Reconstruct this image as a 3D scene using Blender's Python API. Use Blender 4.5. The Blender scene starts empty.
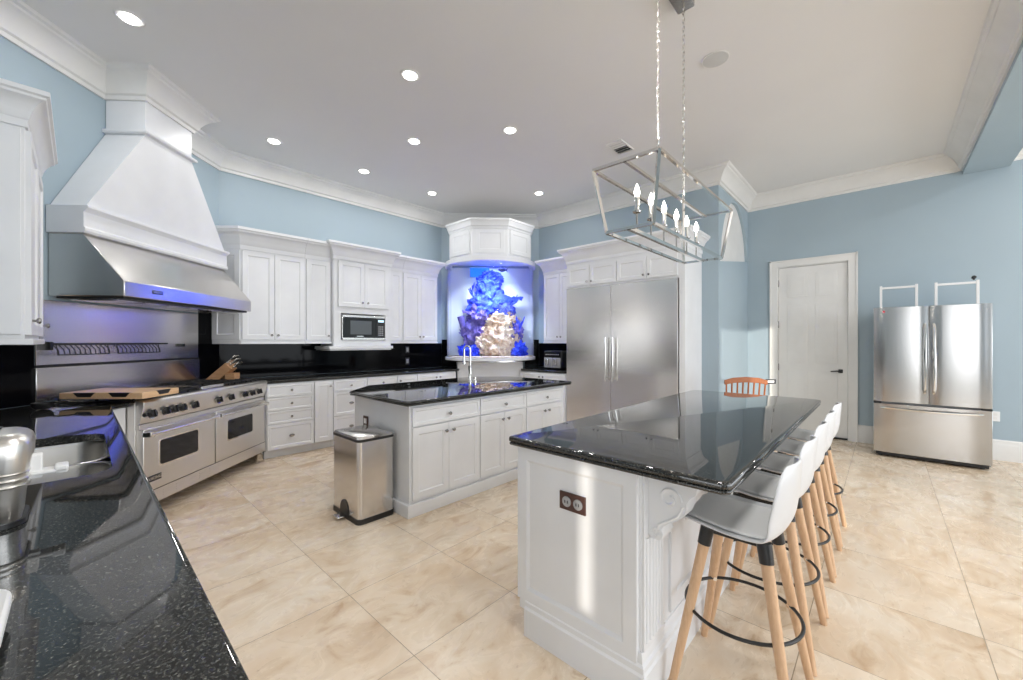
import bpy, bmesh, math, random
from mathutils import Vector, Matrix, noise
random.seed(7)
PI = math.pi
sc = bpy.context.scene
COL = sc.collection

# ------------------------------------------------------------------ camera
cd = bpy.data.cameras.new('camera'); cam = bpy.data.objects.new('camera', cd); COL.objects.link(cam)
cam.location = (0, 0, 1.36)
cam.rotation_euler = (PI/2, 0, math.radians(42.83 - 90))
cd.sensor_width = 36; cd.lens = 36*401.8/1023; cd.shift_y = 1.8/1023
cd.clip_start = .02
sc.camera = cam
# ------------------------------------------------------------------ view
sc.view_settings.view_transform = 'Standard'; sc.view_settings.look = 'None'
sc.view_settings.gamma = 1; sc.view_settings.use_curve_mapping = False
sc.view_settings.exposure = 0.68
# ------------------------------------------------------------------ world
w = bpy.data.worlds.new('world'); sc.world = w; w.use_nodes = True
wn = w.node_tree.nodes; bg = wn['Background']
bg.inputs[0].default_value = (.80, .90, 1.0, 1); bg.inputs[1].default_value = 1.2
# ------------------------------------------------------------------ sun + added fill lamps
def lamp(name, kind, loc, energy, color=(1, 1, 1), rot=None, direction=None, **kw):
    d = bpy.data.lights.new(name, kind); d.energy = energy; d.color = color
    o = bpy.data.objects.new(name, d); COL.objects.link(o); o.location = loc
    if direction is not None: o.rotation_euler = Vector(direction).to_track_quat('-Z', 'Y').to_euler()
    if rot is not None: o.rotation_euler = rot
    for k, v in kw.items(): setattr(d, k, v)
    return o
SA, SE = math.radians(35), math.radians(6)
lamp('sun', 'SUN', (-3, -3, 3), 1.7, (1, .93, .82), direction=(math.cos(SA)*math.cos(SE), math.sin(SA)*math.cos(SE), -math.sin(SE)), angle=.006)
lamp('window_daylight', 'AREA', (3.4, -5.85, 1.75), 120, (.93, .96, 1), direction=(0, 1, -.03), shape='RECTANGLE', size=6.4, size_y=2.5)  # added fill panel just inside the unseen front windows
lamp('window_daylight', 'AREA', (-5.35, -1.2, 1.6), 72, (.95, .97, 1), direction=(1, .15, -.02), shape='RECTANGLE', size=4.2, size_y=2.4)  # added fill panel before the west wall, no window behind it
LIGHTS = [(.246, 3.859), (1.912, 2.944), (1.499, 5.035), (2.57, 3.879), (2.572, 5.046), (3.655, 5.034), (3.133, 2.926), (4.759, 3.843)]
ZC = 3.62
for (x, y) in LIGHTS + [(-2, -2), (2, -3), (5, -3), (1.3, 0), (3.0, -.35), (1.3, 1.2), (2.1, -.2), (4.0, -2), (5.8, -1.7)]:  # appended positions are added fill lamps out of view, without fixtures
    lamp('downlight_lamp', 'AREA', (x, y, ZC-.03), 7.5 if y < 2 else 4.0, (1, .985, .96), rot=(0, 0, 0), shape='DISK', size=.12)

# ------------------------------------------------------------------ materials
def mat(name, color, rough=.5, metal=0., **kw):
    m = bpy.data.materials.new(name); m.use_nodes = True
    b = m.node_tree.nodes['Principled BSDF']
    b.inputs['Base Color'].default_value = (*color, 1); b.inputs['Roughness'].default_value = rough
    b.inputs['Metallic'].default_value = metal
    for k, v in kw.items(): b.inputs[k.replace('_', ' ')].default_value = v
    return m
def nodes(m): return m.node_tree.nodes, m.node_tree.links, m.node_tree.nodes['Principled BSDF']
def objcoord(m, scale=(1, 1, 1), rot=(0, 0, 0), loc=(0, 0, 0), which='Object'):
    N, L, b = nodes(m)
    tc = N.new('ShaderNodeTexCoord'); mp = N.new('ShaderNodeMapping')
    mp.inputs['Scale'].default_value = scale; mp.inputs['Rotation'].default_value = rot; mp.inputs['Location'].default_value = loc
    L.new(tc.outputs[which], mp.inputs[0]); return mp.outputs[0]
def noise_n(m, vec, scale, detail=4, rough=.5, dist=0):
    N, L, b = nodes(m); n = N.new('ShaderNodeTexNoise')
    n.inputs['Scale'].default_value = scale; n.inputs['Detail'].default_value = detail
    n.inputs['Roughness'].default_value = rough; n.inputs['Distortion'].default_value = dist
    L.new(vec, n.inputs['Vector']); return n.outputs['Fac']
def ramp(m, fac, stops):
    N, L, b = nodes(m); r = N.new('ShaderNodeValToRGB'); e = r.color_ramp.elements
    while len(e) < len(stops): e.new(.5)
    for el, (p, c) in zip(e, stops): el.position = p; el.color = (*c, 1)
    L.new(fac, r.inputs[0]); return r.outputs[0]
def mixc(m, a, b_, fac, mode='MIX'):
    N, L, b = nodes(m); x = N.new('ShaderNodeMix'); x.data_type = 'RGBA'; x.blend_type = mode
    for sock, v in ((x.inputs['Factor'], fac), (x.inputs['A'], a), (x.inputs['B'], b_)):
        if isinstance(v, (int, float)): sock.default_value = v
        elif isinstance(v, tuple): sock.default_value = (*v, 1)
        else: L.new(v, sock)
    return x.outputs['Result']
def bump(m, h, strength=.1, dist=.01):
    N, L, b = nodes(m); n = N.new('ShaderNodeBump'); n.inputs['Strength'].default_value = strength; n.inputs['Distance'].default_value = dist
    L.new(h, n.inputs['Height']); L.new(n.outputs[0], b.inputs['Normal'])

def subtle(m, c, scale=3, amt=.03):
    v = objcoord(m); f = noise_n(m, v, scale, 3)
    lo = tuple(max(0, x*(1-amt)) for x in c); hi = tuple(min(1, x*(1+amt)) for x in c)
    N, L, b = nodes(m); L.new(ramp(m, f, [(.35, lo), (.65, hi)]), b.inputs['Base Color'])
    return m
M = {}
M['white'] = subtle(mat('white_cabinet_paint', (.80, .81, .83), .32), (.80, .81, .83))
M['trim'] = subtle(mat('white_trim_paint', (.78, .77, .75), .45), (.78, .77, .75))
M['plain_white'] = subtle(mat('matte_white', (.82, .82, .82), .5), (.82, .82, .82))
M['ceiling'] = subtle(mat('ceiling_paint', (.80, .79, .78), .8), (.80, .79, .78), 1.2, .01)
M['blue'] = mat('blue_wall_paint', (.36, .50, .60), .55)
v = objcoord(M['blue']); f = noise_n(M['blue'], v, 160, 2); bump(M['blue'], f, .05, .002); subtle(M['blue'], (.37, .46, .52), 1.2, .02)
# travertine floor: 0.61 m tiles on the measured grid
m = M['floor'] = mat('travertine_tile', (.70, .58, .46), .22)
N, L, b = nodes(m)
v = objcoord(m); 
br = N.new('ShaderNodeTexBrick'); br.offset = 0; br.squash = 1
mp = objcoord(m, loc=(-.99, -.273, 0))
L.new(mp, br.inputs['Vector']); br.inputs['Scale'].default_value = 1
br.inputs['Brick Width'].default_value = .61; br.inputs['Row Height'].default_value = .61
br.inputs['Mortar Size'].default_value = .0022; br.inputs['Mortar Smooth'].default_value = .2; br.inputs['Bias'].default_value = 0
br.inputs['Color1'].default_value = (.60, .60, .60, 1); br.inputs['Color2'].default_value = (.40, .40, .40, 1); br.inputs['Mortar'].default_value = (0, 0, 0, 1)
# per tile veins: offset the noise by the tile tone
add = N.new('ShaderNodeVectorMath'); add.operation = 'MULTIPLY_ADD'
L.new(br.outputs['Color'], add.inputs[0]); add.inputs[1].default_value = (9, 5, 3)
mp2 = objcoord(m, scale=(1.0, 1.7, 1), rot=(0, 0, .5)); L.new(mp2, add.inputs[2])
f1 = noise_n(m, add.outputs[0], 1.5, 6, .62, .9)
f2 = noise_n(m, add.outputs[0], 4, 6, .62, 1.2)
c1 = ramp(m, f1, [(.25, (.60, .445, .30)), (.42, (.73, .59, .44)), (.56, (.79, .67, .53)), (.78, (.86, .77, .65))])
c2 = ramp(m, f2, [(.33, (.66, .52, .38)), (.42, (.93, .89, .83)), (.50, (1, 1, 1)), (.66, (.96, .93, .9))])
c3 = mixc(m, c1, c2, .65, 'MULTIPLY')
f4 = noise_n(m, add.outputs[0], 26, 4, .6, .5)
c3 = mixc(m, c3, ramp(m, f4, [(.27, (.6, .48, .36)), (.34, (1, 1, 1))]), .5, 'MULTIPLY')
c4 = mixc(m, c3, (.34, .26, .18), br.outputs['Fac'])
L.new(c4, b.inputs['Base Color'])
rr = N.new('ShaderNodeMapRange'); rr.inputs[3].default_value = .16; rr.inputs[4].default_value = .38; L.new(f2, rr.inputs[0]); L.new(rr.outputs[0], b.inputs['Roughness'])
# granite
def granite(name, base, flake, speck, scale):
    m = mat(name, base, .035); N, L, b = nodes(m); v = objcoord(m)
    vo = N.new('ShaderNodeTexVoronoi'); vo.inputs['Scale'].default_value = scale; L.new(v, vo.inputs['Vector'])
    f = noise_n(m, v, scale*.9, 4, .7)
    c = ramp(m, f, [(.34, base), (.52, speck), (.64, flake)])
    c = mixc(m, base, c, ramp(m, vo.outputs['Distance'], [(.1, (1, 1, 1)), (.55, (.25, .25, .25))]))
    L.new(c, b.inputs['Base Color']); b.inputs['Specular IOR Level'].default_value = .5; b.inputs['IOR'].default_value = 1.62
    return m
M['granite'] = granite('black_granite', (.004, .0045, .005), (.27, .27, .24), (.035, .037, .037), 190)
M['backsplash'] = mat('black_glass_tile', (.003, .003, .004), .06, Specular_IOR_Level=.07)
# brushed steel
def steel(name, color, rough, sc_=(2, 2, 260), amt=.18, aniso=.0):
    m = mat(name, color, rough, 1.0); N, L, b = nodes(m); v = objcoord(m, scale=sc_)
    f = noise_n(m, v, 1.0, 3, .5)
    mr = N.new('ShaderNodeMapRange'); mr.inputs[3].default_value = rough*(1-amt); mr.inputs[4].default_value = rough*(1+amt)
    L.new(f, mr.inputs[0]); L.new(mr.outputs[0], b.inputs['Roughness'])
    bump(m, f, .03, .001)
    if aniso: b.inputs['Anisotropic'].default_value = aniso
    return m
M['steel'] = steel('brushed_steel', (.69, .67, .65), .22)
M['steel_v'] = steel('vertical_brushed_steel', (.55, .54, .53), .20, (200, 200, 2))
M['steel_b'] = steel('satin_steel', (.72, .70, .67), .30)
M['chrome'] = mat('polished_nickel', (.78, .76, .73), .08, 1)
M['knobmetal'] = mat('dark_nickel', (.36, .35, .34), .22, 1)
M['black'] = subtle(mat('black_plastic', (.012, .012, .013), .35), (.012, .012, .013))
M['iron'] = subtle(mat('cast_iron', (.02, .02, .021), .55), (.02, .02, .021))
M['glassblack'] = mat('oven_glass', (.012, .012, .013), .06, Specular_IOR_Level=.3)
M['grey'] = mat('grey_plastic', (.38, .38, .39), .4)
M['ledwhite'] = mat('light_diffuser', (1, 1, 1), .5, 0, Emission_Color=(1, .98, .95, 1), Emission_Strength=9)
M['bulb'] = mat('candle_bulb', (1, 1, 1), .3, 0, Emission_Color=(1, .95, .85, 1), Emission_Strength=14)
M['seat'] = mat('white_moulded_plastic', (.70, .71, .73), .3)
M['pad'] = mat('pale_grey_cushion', (.86, .865, .86), .4)
M['grille'] = mat('speaker_grille', (.62, .62, .61), .7)
M['red'] = mat('red_enamel', (.6, .02, .05), .4)
def wood(name, c1, c2, rough=.45, scale=(3, 3, 30)):
    m = mat(name, c1, rough); N, L, b = nodes(m); v = objcoord(m, scale=scale); f = noise_n(m, v, 2.5, 4, .6, 1.2)
    L.new(ramp(m, f, [(.3, c1), (.7, c2)]), b.inputs['Base Color']); return m
M['beech'] = wood('beech_leg', (.62, .38, .22), (.74, .50, .31), .45, (30, 30, 2.5))
M['board'] = wood('maple_board', (.66, .42, .23), (.78, .54, .32), .4, (3, 40, 40))
M['oak'] = wood('orange_oak', (.30, .085, .022), (.40, .125, .03), .35, (30, 30, 3))
M['blockwood'] = wood('knife_block_wood', (.48, .25, .12), (.62, .36, .19), .45)
M['bronze'] = wood('bronze_plate', (.06, .025, .018), (.10, .04, .03), .35)
# aquarium
def thin_glass(name, tint):
    m = bpy.data.materials.new(name); m.use_nodes = True; N = m.node_tree.nodes; L = m.node_tree.links; N.clear()
    o = N.new('ShaderNodeOutputMaterial'); mx = N.new('ShaderNodeMixShader'); t = N.new('ShaderNodeBsdfTransparent'); g = N.new('ShaderNodeBsdfGlossy')
    t.inputs[0].default_value = (*tint, 1); g.inputs['Roughness'].default_value = .02; fr = N.new('ShaderNodeFresnel'); fr.inputs[0].default_value = 1.4
    L.new(fr.outputs[0], mx.inputs[0]); L.new(t.outputs[0], mx.inputs[1]); L.new(g.outputs[0], mx.inputs[2]); L.new(mx.outputs[0], o.inputs[0]); return m
M['tankglass'] = thin_glass('aquarium_glass', (.90, .95, 1))
M['clear'] = thin_glass('clear_glass', (.97, .98, .98))
def rock(name, cs, scale=9):
    m = mat(name, cs[0], .75); N, L, b = nodes(m); v = objcoord(m); f = noise_n(m, v, scale, 6, .65, .6)
    L.new(ramp(m, f, [(.3, cs[0]), (.5, cs[1]), (.68, cs[2])]), b.inputs['Base Color']); bump(m, f, .8, .03); return m
M['bluecoral'] = rock('blue_coral', [(.012, .02, .38), (.02, .06, .85), (.09, .18, 1.0)])  # blue of the tank's LED light put into the rock colour
M['violetcoral'] = rock('violet_coral', [(.06, .05, .28), (.16, .12, .5), (.35, .25, .6)])  # violet cast of the tank light put into the rock colour
M['creamrock'] = rock('cream_reef_rock', [(.36, .20, .12), (.78, .58, .42), (.92, .84, .68)])
M['tankback'] = mat('pale_tank_back', (.86, .90, .86), .6)
M['navy'] = mat('navy_fish_scales', (.01, .02, .16), .35)
M['bluebox'] = mat('blue_acrylic', (.02, .22, .62), .3)

# ------------------------------------------------------------------ mesh helpers
class MB:
    def __init__(s): s.v = []; s.f = []
    def add(s, vs, fs, T=None):
        o = len(s.v)
        s.v += [tuple(T @ Vector(p)) if T else tuple(p) for p in vs]
        s.f += [tuple(i+o for i in f) for f in fs]; return s
    def box(s, x0, x1, y0, y1, z0, z1, T=None):
        x0, x1 = sorted((x0, x1)); y0, y1 = sorted((y0, y1)); z0, z1 = sorted((z0, z1))
        vs = [(x, y, z) for z in (z0, z1) for y in (y0, y1) for x in (x0, x1)]
        return s.add(vs, [(0, 2, 3, 1), (4, 5, 7, 6), (0, 1, 5, 4), (2, 6, 7, 3), (0, 4, 6, 2), (1, 3, 7, 5)], T)
    def prism(s, poly, z0, z1, T=None, top=None):
        n = len(poly); top = top or poly
        vs = [(x, y, z0) for x, y in poly] + [(x, y, z1) for x, y in top]
        return s.add(vs, [tuple(range(n))[::-1], tuple(range(n, 2*n))] + [(i, (i+1) % n, n+(i+1) % n, n+i) for i in range(n)], T)
    def prism_x(s, poly, x0, x1, T=None):   # poly in (y,z) extruded along x
        n = len(poly); vs = [(x0, y, z) for y, z in poly] + [(x1, y, z) for y, z in poly]
        return s.add(vs, [tuple(range(n))[::-1], tuple(range(n, 2*n))] + [(i, (i+1) % n, n+(i+1) % n, n+i) for i in range(n)], T)
    def prism_y(s, poly, y0, y1, T=None):   # poly in (x,z) extruded along y
        n = len(poly); vs = [(x, y0, z) for x, z in poly] + [(x, y1, z) for x, z in poly]
        return s.add(vs, [tuple(range(n)), tuple(range(n, 2*n))[::-1]] + [(i, n+i, n+(i+1) % n, (i+1) % n) for i in range(n)], T)
    def cyl(s, p0, p1, r0, r1=None, n=16, T=None):
        r1 = r0 if r1 is None else r1
        p0 = Vector(p0); p1 = Vector(p1); a = (p1-p0).normalized(); u = a.orthogonal().normalized(); w_ = a.cross(u)
        vs = []
        for p, r in ((p0, r0), (p1, r1)):
            for i in range(n):
                t = 2*PI*i/n; vs.append(tuple(p + u*math.cos(t)*r + w_*math.sin(t)*r))
        return s.add(vs, [tuple(range(n))[::-1], tuple(range(n, 2*n))] + [(i, (i+1) % n, n+(i+1) % n, n+i) for i in range(n)], T)
    def lathe(s, prof, c=(0, 0, 0), n=20, T=None, axis=None):
        R = Matrix.Translation(c)
        if axis: R = R @ Vector(axis).to_track_quat('Z', 'Y').to_matrix().to_4x4()
        if T: R = T @ R
        k = len(prof); vs = [(r*math.cos(2*PI*i/n), r*math.sin(2*PI*i/n), z) for r, z in prof for i in range(n)]
        fs = [(j*n+i, j*n+(i+1) % n, (j+1)*n+(i+1) % n, (j+1)*n+i) for j in range(k-1) for i in range(n)]
        fs += [tuple(range(n))[::-1], tuple(range((k-1)*n, k*n))]
        return s.add(vs, fs, R)
    def tube(s, pts, r, n=8, closed=False, T=None, square=False):
        P = [Vector(p) for p in pts]; k = len(P); vs = []; up = None
        rr = r if isinstance(r, (list, tuple)) else [r]*k
        for i, p in enumerate(P):
            a = P[(i-1) % k] if (i or closed) else p; c = P[(i+1) % k] if (i < k-1 or closed) else p
            d = (c-a).normalized()
            if up is None: up = d.orthogonal().normalized() if abs(d.z) > .9 else (Vector((0, 0, 1)) - d*d.z).normalized()
            else: up = (up - d*up.dot(d)).normalized()
            w_ = d.cross(up)
            for j in range(n):
                t = 2*PI*j/n + (PI/4 if square else 0); vs.append(tuple(p + up*math.cos(t)*rr[i] + w_*math.sin(t)*rr[i]))
        m_ = k if closed else k-1
        fs = [(i*n+j, i*n+(j+1) % n, ((i+1) % k)*n+(j+1) % n, ((i+1) % k)*n+j) for i in range(m_) for j in range(n)]
        if not closed: fs += [tuple(range(n))[::-1], tuple(range((k-1)*n, k*n))]
        return s.add(vs, fs, T)
    def grid(s, fn, nu, nv, T=None, closeu=False):
        vs = [fn(i/(nu if closeu else nu-1), j/(nv-1)) for i in range(nu) for j in range(nv)]
        mu = nu if closeu else nu-1
        return s.add(vs, [(i*nv+j, ((i+1) % nu)*nv+j, ((i+1) % nu)*nv+j+1, i*nv+j+1) for i in range(mu) for j in range(nv-1)], T)
    def shaker(s, x0, x1, z0, z1, y=0, t=.02, fr=.055, d=.009, bead=.008, T=None):
        # a framed front in the x-z plane: back at y, face at y-t, recessed panel
        yf = y-t
        def rect(i, yy): return [(x0+i, yy, z0+i), (x1-i, yy, z0+i), (x1-i, yy, z1-i), (x0+i, yy, z1-i)]
        vs = rect(0, y) + rect(0, yf+.002) + rect(.002, yf) + rect(fr, yf) + rect(fr+bead, yf+d) 
        fs = [(0, 3, 2, 1)]
        for k in range(4):
            for i in range(4): fs.append((k*4+i, k*4+(i+1) % 4, (k+1)*4+(i+1) % 4, (k+1)*4+i))
        fs.append((16, 17, 18, 19))
        return s.add(vs, fs, T)
    def build(s, name, m, parent=None, bevel=0, smooth=35, sub=0, solid=0):
        me = bpy.data.meshes.new(name); me.from_pydata(s.v, [], s.f); me.validate()
        bm = bmesh.new(); bm.from_mesh(me); bmesh.ops.recalc_face_normals(bm, faces=bm.faces); bm.to_mesh(me); bm.free()
        if smooth:
            for p in me.polygons: p.use_smooth = True
            me.set_sharp_from_angle(angle=math.radians(smooth))
        me.materials.append(m if not isinstance(m, str) else M[m])
        o = bpy.data.objects.new(name, me); COL.objects.link(o)
        if parent: o.parent = parent
        if solid: md = o.modifiers.new('solid', 'SOLIDIFY'); md.thickness = solid; md.offset = 0
        if bevel: md = o.modifiers.new('bevel', 'BEVEL'); md.width = bevel; md.segments = 2; md.limit_method = 'ANGLE'; md.angle_limit = math.radians(40)
        if sub: md = o.modifiers.new('sub', 'SUBSURF'); md.levels = sub; md.render_levels = sub
        return o
def tag(o, label, cat, group=None):
    o['label'] = label; o['category'] = cat
    if group: o['group'] = group
    return o
def thing(name, label, cat, loc=(0, 0, 0), rot=0, group=None):
    o = bpy.data.objects.new(name, None); COL.objects.link(o); o.location = loc; o.rotation_euler = (0, 0, math.radians(rot))
    o.empty_display_size = .1
    return tag(o, label, cat, group)
def struct(name, mb, m, **kw):
    o = mb.build(name, m, **kw); o['kind'] = 'structure'; return o
def copy_tree(o, parent=None):
    c = o.copy(); COL.objects.link(c)
    if parent: c.parent = parent
    for ch in o.children: copy_tree(ch, c)
    return c
def sweep(mb, path, prof, closed=False):
    # prof: (out, z); room on the right of travel
    P = [Vector(p) for p in path]; k = len(P); rings = []
    for i in range(k):
        ns = []
        if i > 0 or closed: d = (P[i]-P[i-1]).normalized(); ns.append(Vector((d.y, -d.x)))
        if i < k-1 or closed: d = (P[(i+1) % k]-P[i]).normalized(); ns.append(Vector((d.y, -d.x)))
        n = sum(ns, Vector((0, 0))).normalized(); sc_ = 1/max(.3, n.dot(ns[0]))
        rings.append([(P[i].x+n.x*o*sc_, P[i].y+n.y*o*sc_, z) for o, z in prof])
    q = len(prof); vs = [p for r in rings for p in r]
    m_ = k if closed else k-1
    fs = [(i*q+j, ((i+1) % k)*q+j, ((i+1) % k)*q+(j+1) % q, i*q+(j+1) % q) for i in range(m_) for j in range(q)]
    if not closed: fs += [tuple(range(q)), tuple(range((k-1)*q, k*q))[::-1]]
    mb.add(vs, fs); return mb
def SC(s, c): return ((s-c)/math.sqrt(2), (s+c)/math.sqrt(2))
def text(body, size, loc, rot, m, parent, name='lettering', extr=.001, sx=1):
    cu = bpy.data.curves.new(name, 'FONT'); cu.body = body; cu.size = size; cu.extrude = extr; cu.align_x = 'CENTER'; cu.align_y = 'CENTER'; cu.space_character = 1.05
    t = bpy.data.objects.new(name, cu); COL.objects.link(t); dg = bpy.context.evaluated_depsgraph_get()
    me = bpy.data.meshes.new_from_object(t.evaluated_get(dg)); bpy.data.objects.remove(t)
    me.materials.clear(); me.materials.append(M[m] if isinstance(m, str) else m); o = bpy.data.objects.new(name, me); COL.objects.link(o)
    o.location = loc; o.rotation_euler = rot; o.scale = (sx, 1, 1); o.parent = parent; return o

# ------------------------------------------------------------------ room shell
XL, YB, XF, XD, YS, YBM = -.47, 5.82, 5.67, 7.2, 1.58, -.69
DG0 = (XL, XL+4.681); DG1 = (1.139, YB); C0 = (4.43, YB); C1 = (XF, 4.58)
struct('floor', MB().box(-5.5, 7.35, -6.1, 6.0, -.1, 0), 'floor', smooth=0)
struct('ceiling', MB().box(-5.5, 7.35, -6.1, 6.0, ZC, ZC+.1), 'ceiling', smooth=0)
T_ = .12
struct('wall_left', MB().box(XL-T_, XL, .5, DG0[1]+.05, 0, ZC), 'blue', smooth=0)
def wallseg(name, a, b, h=ZC, m='blue', t=T_):
    a = Vector(a); b = Vector(b); d = (b-a).normalized(); n = Vector((-d.y, d.x))*t
    return struct(name, MB().prism([tuple(a), tuple(b), tuple(b+n), tuple(a+n)], 0, h), m, smooth=0)
wallseg('wall_range', DG0, DG1)
wallseg('wall_back', DG1, C0)
wallseg('wall_corner', C0, C1)
wallseg('wall_pantry', C1, (XF, YS+T_+.0005))
# side wall with a recessed arched niche (opening in the x-z plane at y=YS)
NX0, NX1 = 5.74, 7.17
def nz(x): return 2.42 + (x-NX0)/(NX1-NX0)*.20
arch = []
for i in range(21):
    t = i/20; x = NX0 + (NX1-NX0)*t
    u = 2*t-1; arch.append((x, nz(x) + (.84-.06*u)*(1-abs(u)**2.1)**.62))
mb = MB()
poly = [(XF, 0), (XD, 0), (XD, ZC), (XF, ZC)]
# pieces around the arch
mb.box(XF, NX0, YS, YS+T_, 0, ZC); mb.box(NX1, XD, YS, YS+T_, 0, ZC)
for i in range(20):
    (xa, za), (xb, zb) = arch[i], arch[i+1]
    mb.prism_y([(xa, za), (xb, zb), (xb, ZC), (xa, ZC)], YS, YS+T_)
mb.prism_y([(NX0, 0), (NX1, 0), (NX1, nz(NX1)), (NX0, nz(NX0))], YS, YS+T_)
struct('wall_side', mb, 'blue', smooth=0)
mb = MB(); mb.prism_y([(NX0-.02, nz(NX0)-.02), (NX1+.02, nz(NX1)-.02)] + [(x, z+.02) for x, z in arch[::-1]], YS+.035, YS+T_+.02)
struct('trim_1', mb, 'trim', smooth=0)['label'] = 'white arched recess high on the blue side wall'
# door wall
DY0, DY1, DZ = .353, 1.186, 2.48
mb = MB(); mb.box(XD, XD+T_, DY1, YS+.1, 0, ZC).box(XD, XD+T_, -6.1, DY0, 0, ZC).box(XD, XD+T_, DY0, DY1, DZ, ZC).box(XD+.10, XD+T_, DY0, DY1, 0, DZ)
struct('wall_door', mb, 'blue', smooth=0)
# unseen walls behind the camera; openings placed and shaped for the light they admit
def wall_with(name, fixed, axis, a0, a1, holes):
    mb = MB()
    def bx(p0, p1, z0, z1):
        if p1-p0 < 1e-4 or z1-z0 < 1e-4: return
        if axis == 'x': mb.box(p0, p1, fixed-.12, fixed, z0, z1)
        else: mb.box(fixed-.12, fixed, p0, p1, z0, z1)
    p = a0
    for (h0, h1, z0, z1) in sorted(holes):
        bx(p, h0, 0, ZC); bx(h0, h1, 0, z0); bx(h0, h1, z1, ZC); p = h1
    bx(p, a1, 0, ZC); return struct(name, mb, 'blue', smooth=0)
wall_with('wall_front', -5.98, 'x', -5.5, 7.35, [(-5.2, -3.02, .5, 2.93), (.5, 3.2, .5, 2.9), (3.6, 6.6, .5, 2.9)])  # first opening shaped for the door-wall sun patch, the others for soft light
wall_with('wall_west', -5.38, 'y', -6.1, 6.0, [(-3.976, -3.832, 1.12, 1.74)])  # slit shaped to throw the sun streak on the breakfast island's end
wall_with('wall_hall', 6.0+.1, 'x', -5.5, XL-T_, [])
for i, (a, b_) in enumerate(((-5.2, -3.02), (.5, 3.2), (3.6, 6.6))):
    mb = MB(); z0, z1 = .5, 2.9 if i else 2.93
    for x in (a, b_): mb.box(x-.05, x+.05, -6.0, -5.94, z0-.05, z1+.05)
    mb.box(a, b_, -6.0, -5.94, z0-.05, z0).box(a, b_, -6.0, -5.94, z1, z1+.05)
    struct('window_%d' % (i+1), mb, 'trim', smooth=0)
# dropped beam at the right
mb = MB().box(-5.38, XD, YBM-.36, YBM, 3.36, ZC); struct('trim_2', mb, 'blue', smooth=0)['label'] = 'blue dropped ceiling beam'
# crown moulding
Z0c = 3.405
CR = [(0, Z0c), (.018, Z0c), (.022, Z0c+.03), (.04, Z0c+.04), (.050, Z0c+.075), (.075, Z0c+.12), (.105, Z0c+.155), (.132, Z0c+.172), (.138, Z0c+.186), (.158, Z0c+.195), (.168, ZC-.001), (0, ZC-.001)]
S0, S1, CH = 3.53, 4.05, 2.98
path = [(XL, .5), DG0, SC(S0, 3.31), SC(S0, CH), SC(S1, CH), SC(S1, 3.31), DG1, C0, C1, (XF, YS), (XD, YS), (XD, YBM), (-5.38, YBM)]
struct('trim_3', sweep(MB(), path, CR), 'trim', smooth=30)['label'] = 'white ceiling crown moulding'
mb = sweep(MB(), [(-5.38, YBM-.36), (XD, YBM-.36), (XD, -5.98)], CR)
struct('trim_4', mb, 'trim', smooth=30)
# baseboards
BB = [(0, 0), (.018, 0), (.018, .17), (.014, .185), (.010, .20), (.010, .22), (0, .235)]
struct('baseboard_right', sweep(MB(), [(XD, DY0-.09), (XD, -5.98)], BB), 'trim', smooth=30)
struct('baseboard_side', sweep(MB(), [(XF, 1.76), (XF, YS), (XD, YS), (XD, DY1+.10)], BB), 'trim', smooth=30)
# door casing + door leaf
mb = MB()
cw = .105
for y0, y1 in ((DY0-cw+.01, DY0+.005), (DY1-.005, DY1+cw-.01)):
    mb.box(XD-.018, XD, y0, y1, 0, DZ+.005); mb.box(XD-.028, XD, (y0 if y0 < DY0 else y1-.02), (y0+.02 if y0 < DY0 else y1), 0, DZ+cw)
mb.box(XD-.018, XD, DY0-cw+.01, DY1+cw-.01, DZ, DZ+cw-.01).box(XD-.028, XD, DY0-cw+.01, DY1+cw-.01, DZ+cw-.03, DZ+cw-.008)
mb.box(XD, XD+.1, DY0-.001, DY0+.012, 0, DZ).box(XD, XD+.1, DY1-.012, DY1+.001, 0, DZ).box(XD, XD+.1, DY0, DY1, DZ-.012, DZ)
struct('trim_5', mb, 'trim', smooth=0, bevel=.003)['label'] = 'white casing round the panelled door'
dw = DY1-DY0-.03; dr = bpy.data.objects.new('door_1', None); COL.objects.link(dr); dr['kind'] = 'structure'; dr['label'] = 'tall white six-panel door'
dr.location = (XD+.02, DY1-.015, 0); dr.rotation_euler = (0, 0, -PI/2)
mb = MB(); mb.box(0, dw, 0, .035, .025, DZ-.015)
st = .11; cx0, cx1 = dw/2-.05, dw/2+.05
for (za, zb) in ((.22, .93), (1.05, 1.90), (2.02, 2.36)):
    for (xa, xb) in ((st, cx0), (cx1, dw-st)):
        # raised panel within a sunk groove: ring
        mb.shaker(xa, xb, za, zb, y=.001, t=.006, fr=.004, d=-.002, bead=.02)
        mb.box(xa+.035, xb-.035, -.009, .0, za+.035, zb-.035)
mb.build('leaf', 'trim', dr, bevel=.002)
hz = MB().lathe([(.026, 0), (.026, .008), (.012, .012), (.012, .05)], (dw-.075, 0, .95), axis=(0, -1, 0)).tube([(dw-.075, -.05, .95), (dw-.11, -.052, .952), (dw-.18, -.05, .945)], [.011, .010, .007])
hz.box(dw-.055-.045, dw-.05, -.004, 0, .925, .975); h_ = hz.build('door_handle', 'black', dr); h_['label'] = 'black lever handle'
for z in (.98, 1.62, 2.24):
    MB().box(-.012, .006, -.01, .004, z-.05, z+.05).cyl((-.006, -.012, z-.05), (-.006, -.012, z+.05), .006, n=8).build('hinge', 'knobmetal', dr)
MB().box(dw-.28, dw, -.02, .0, .003, .022).build('door_stop', 'black', dr)

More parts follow.
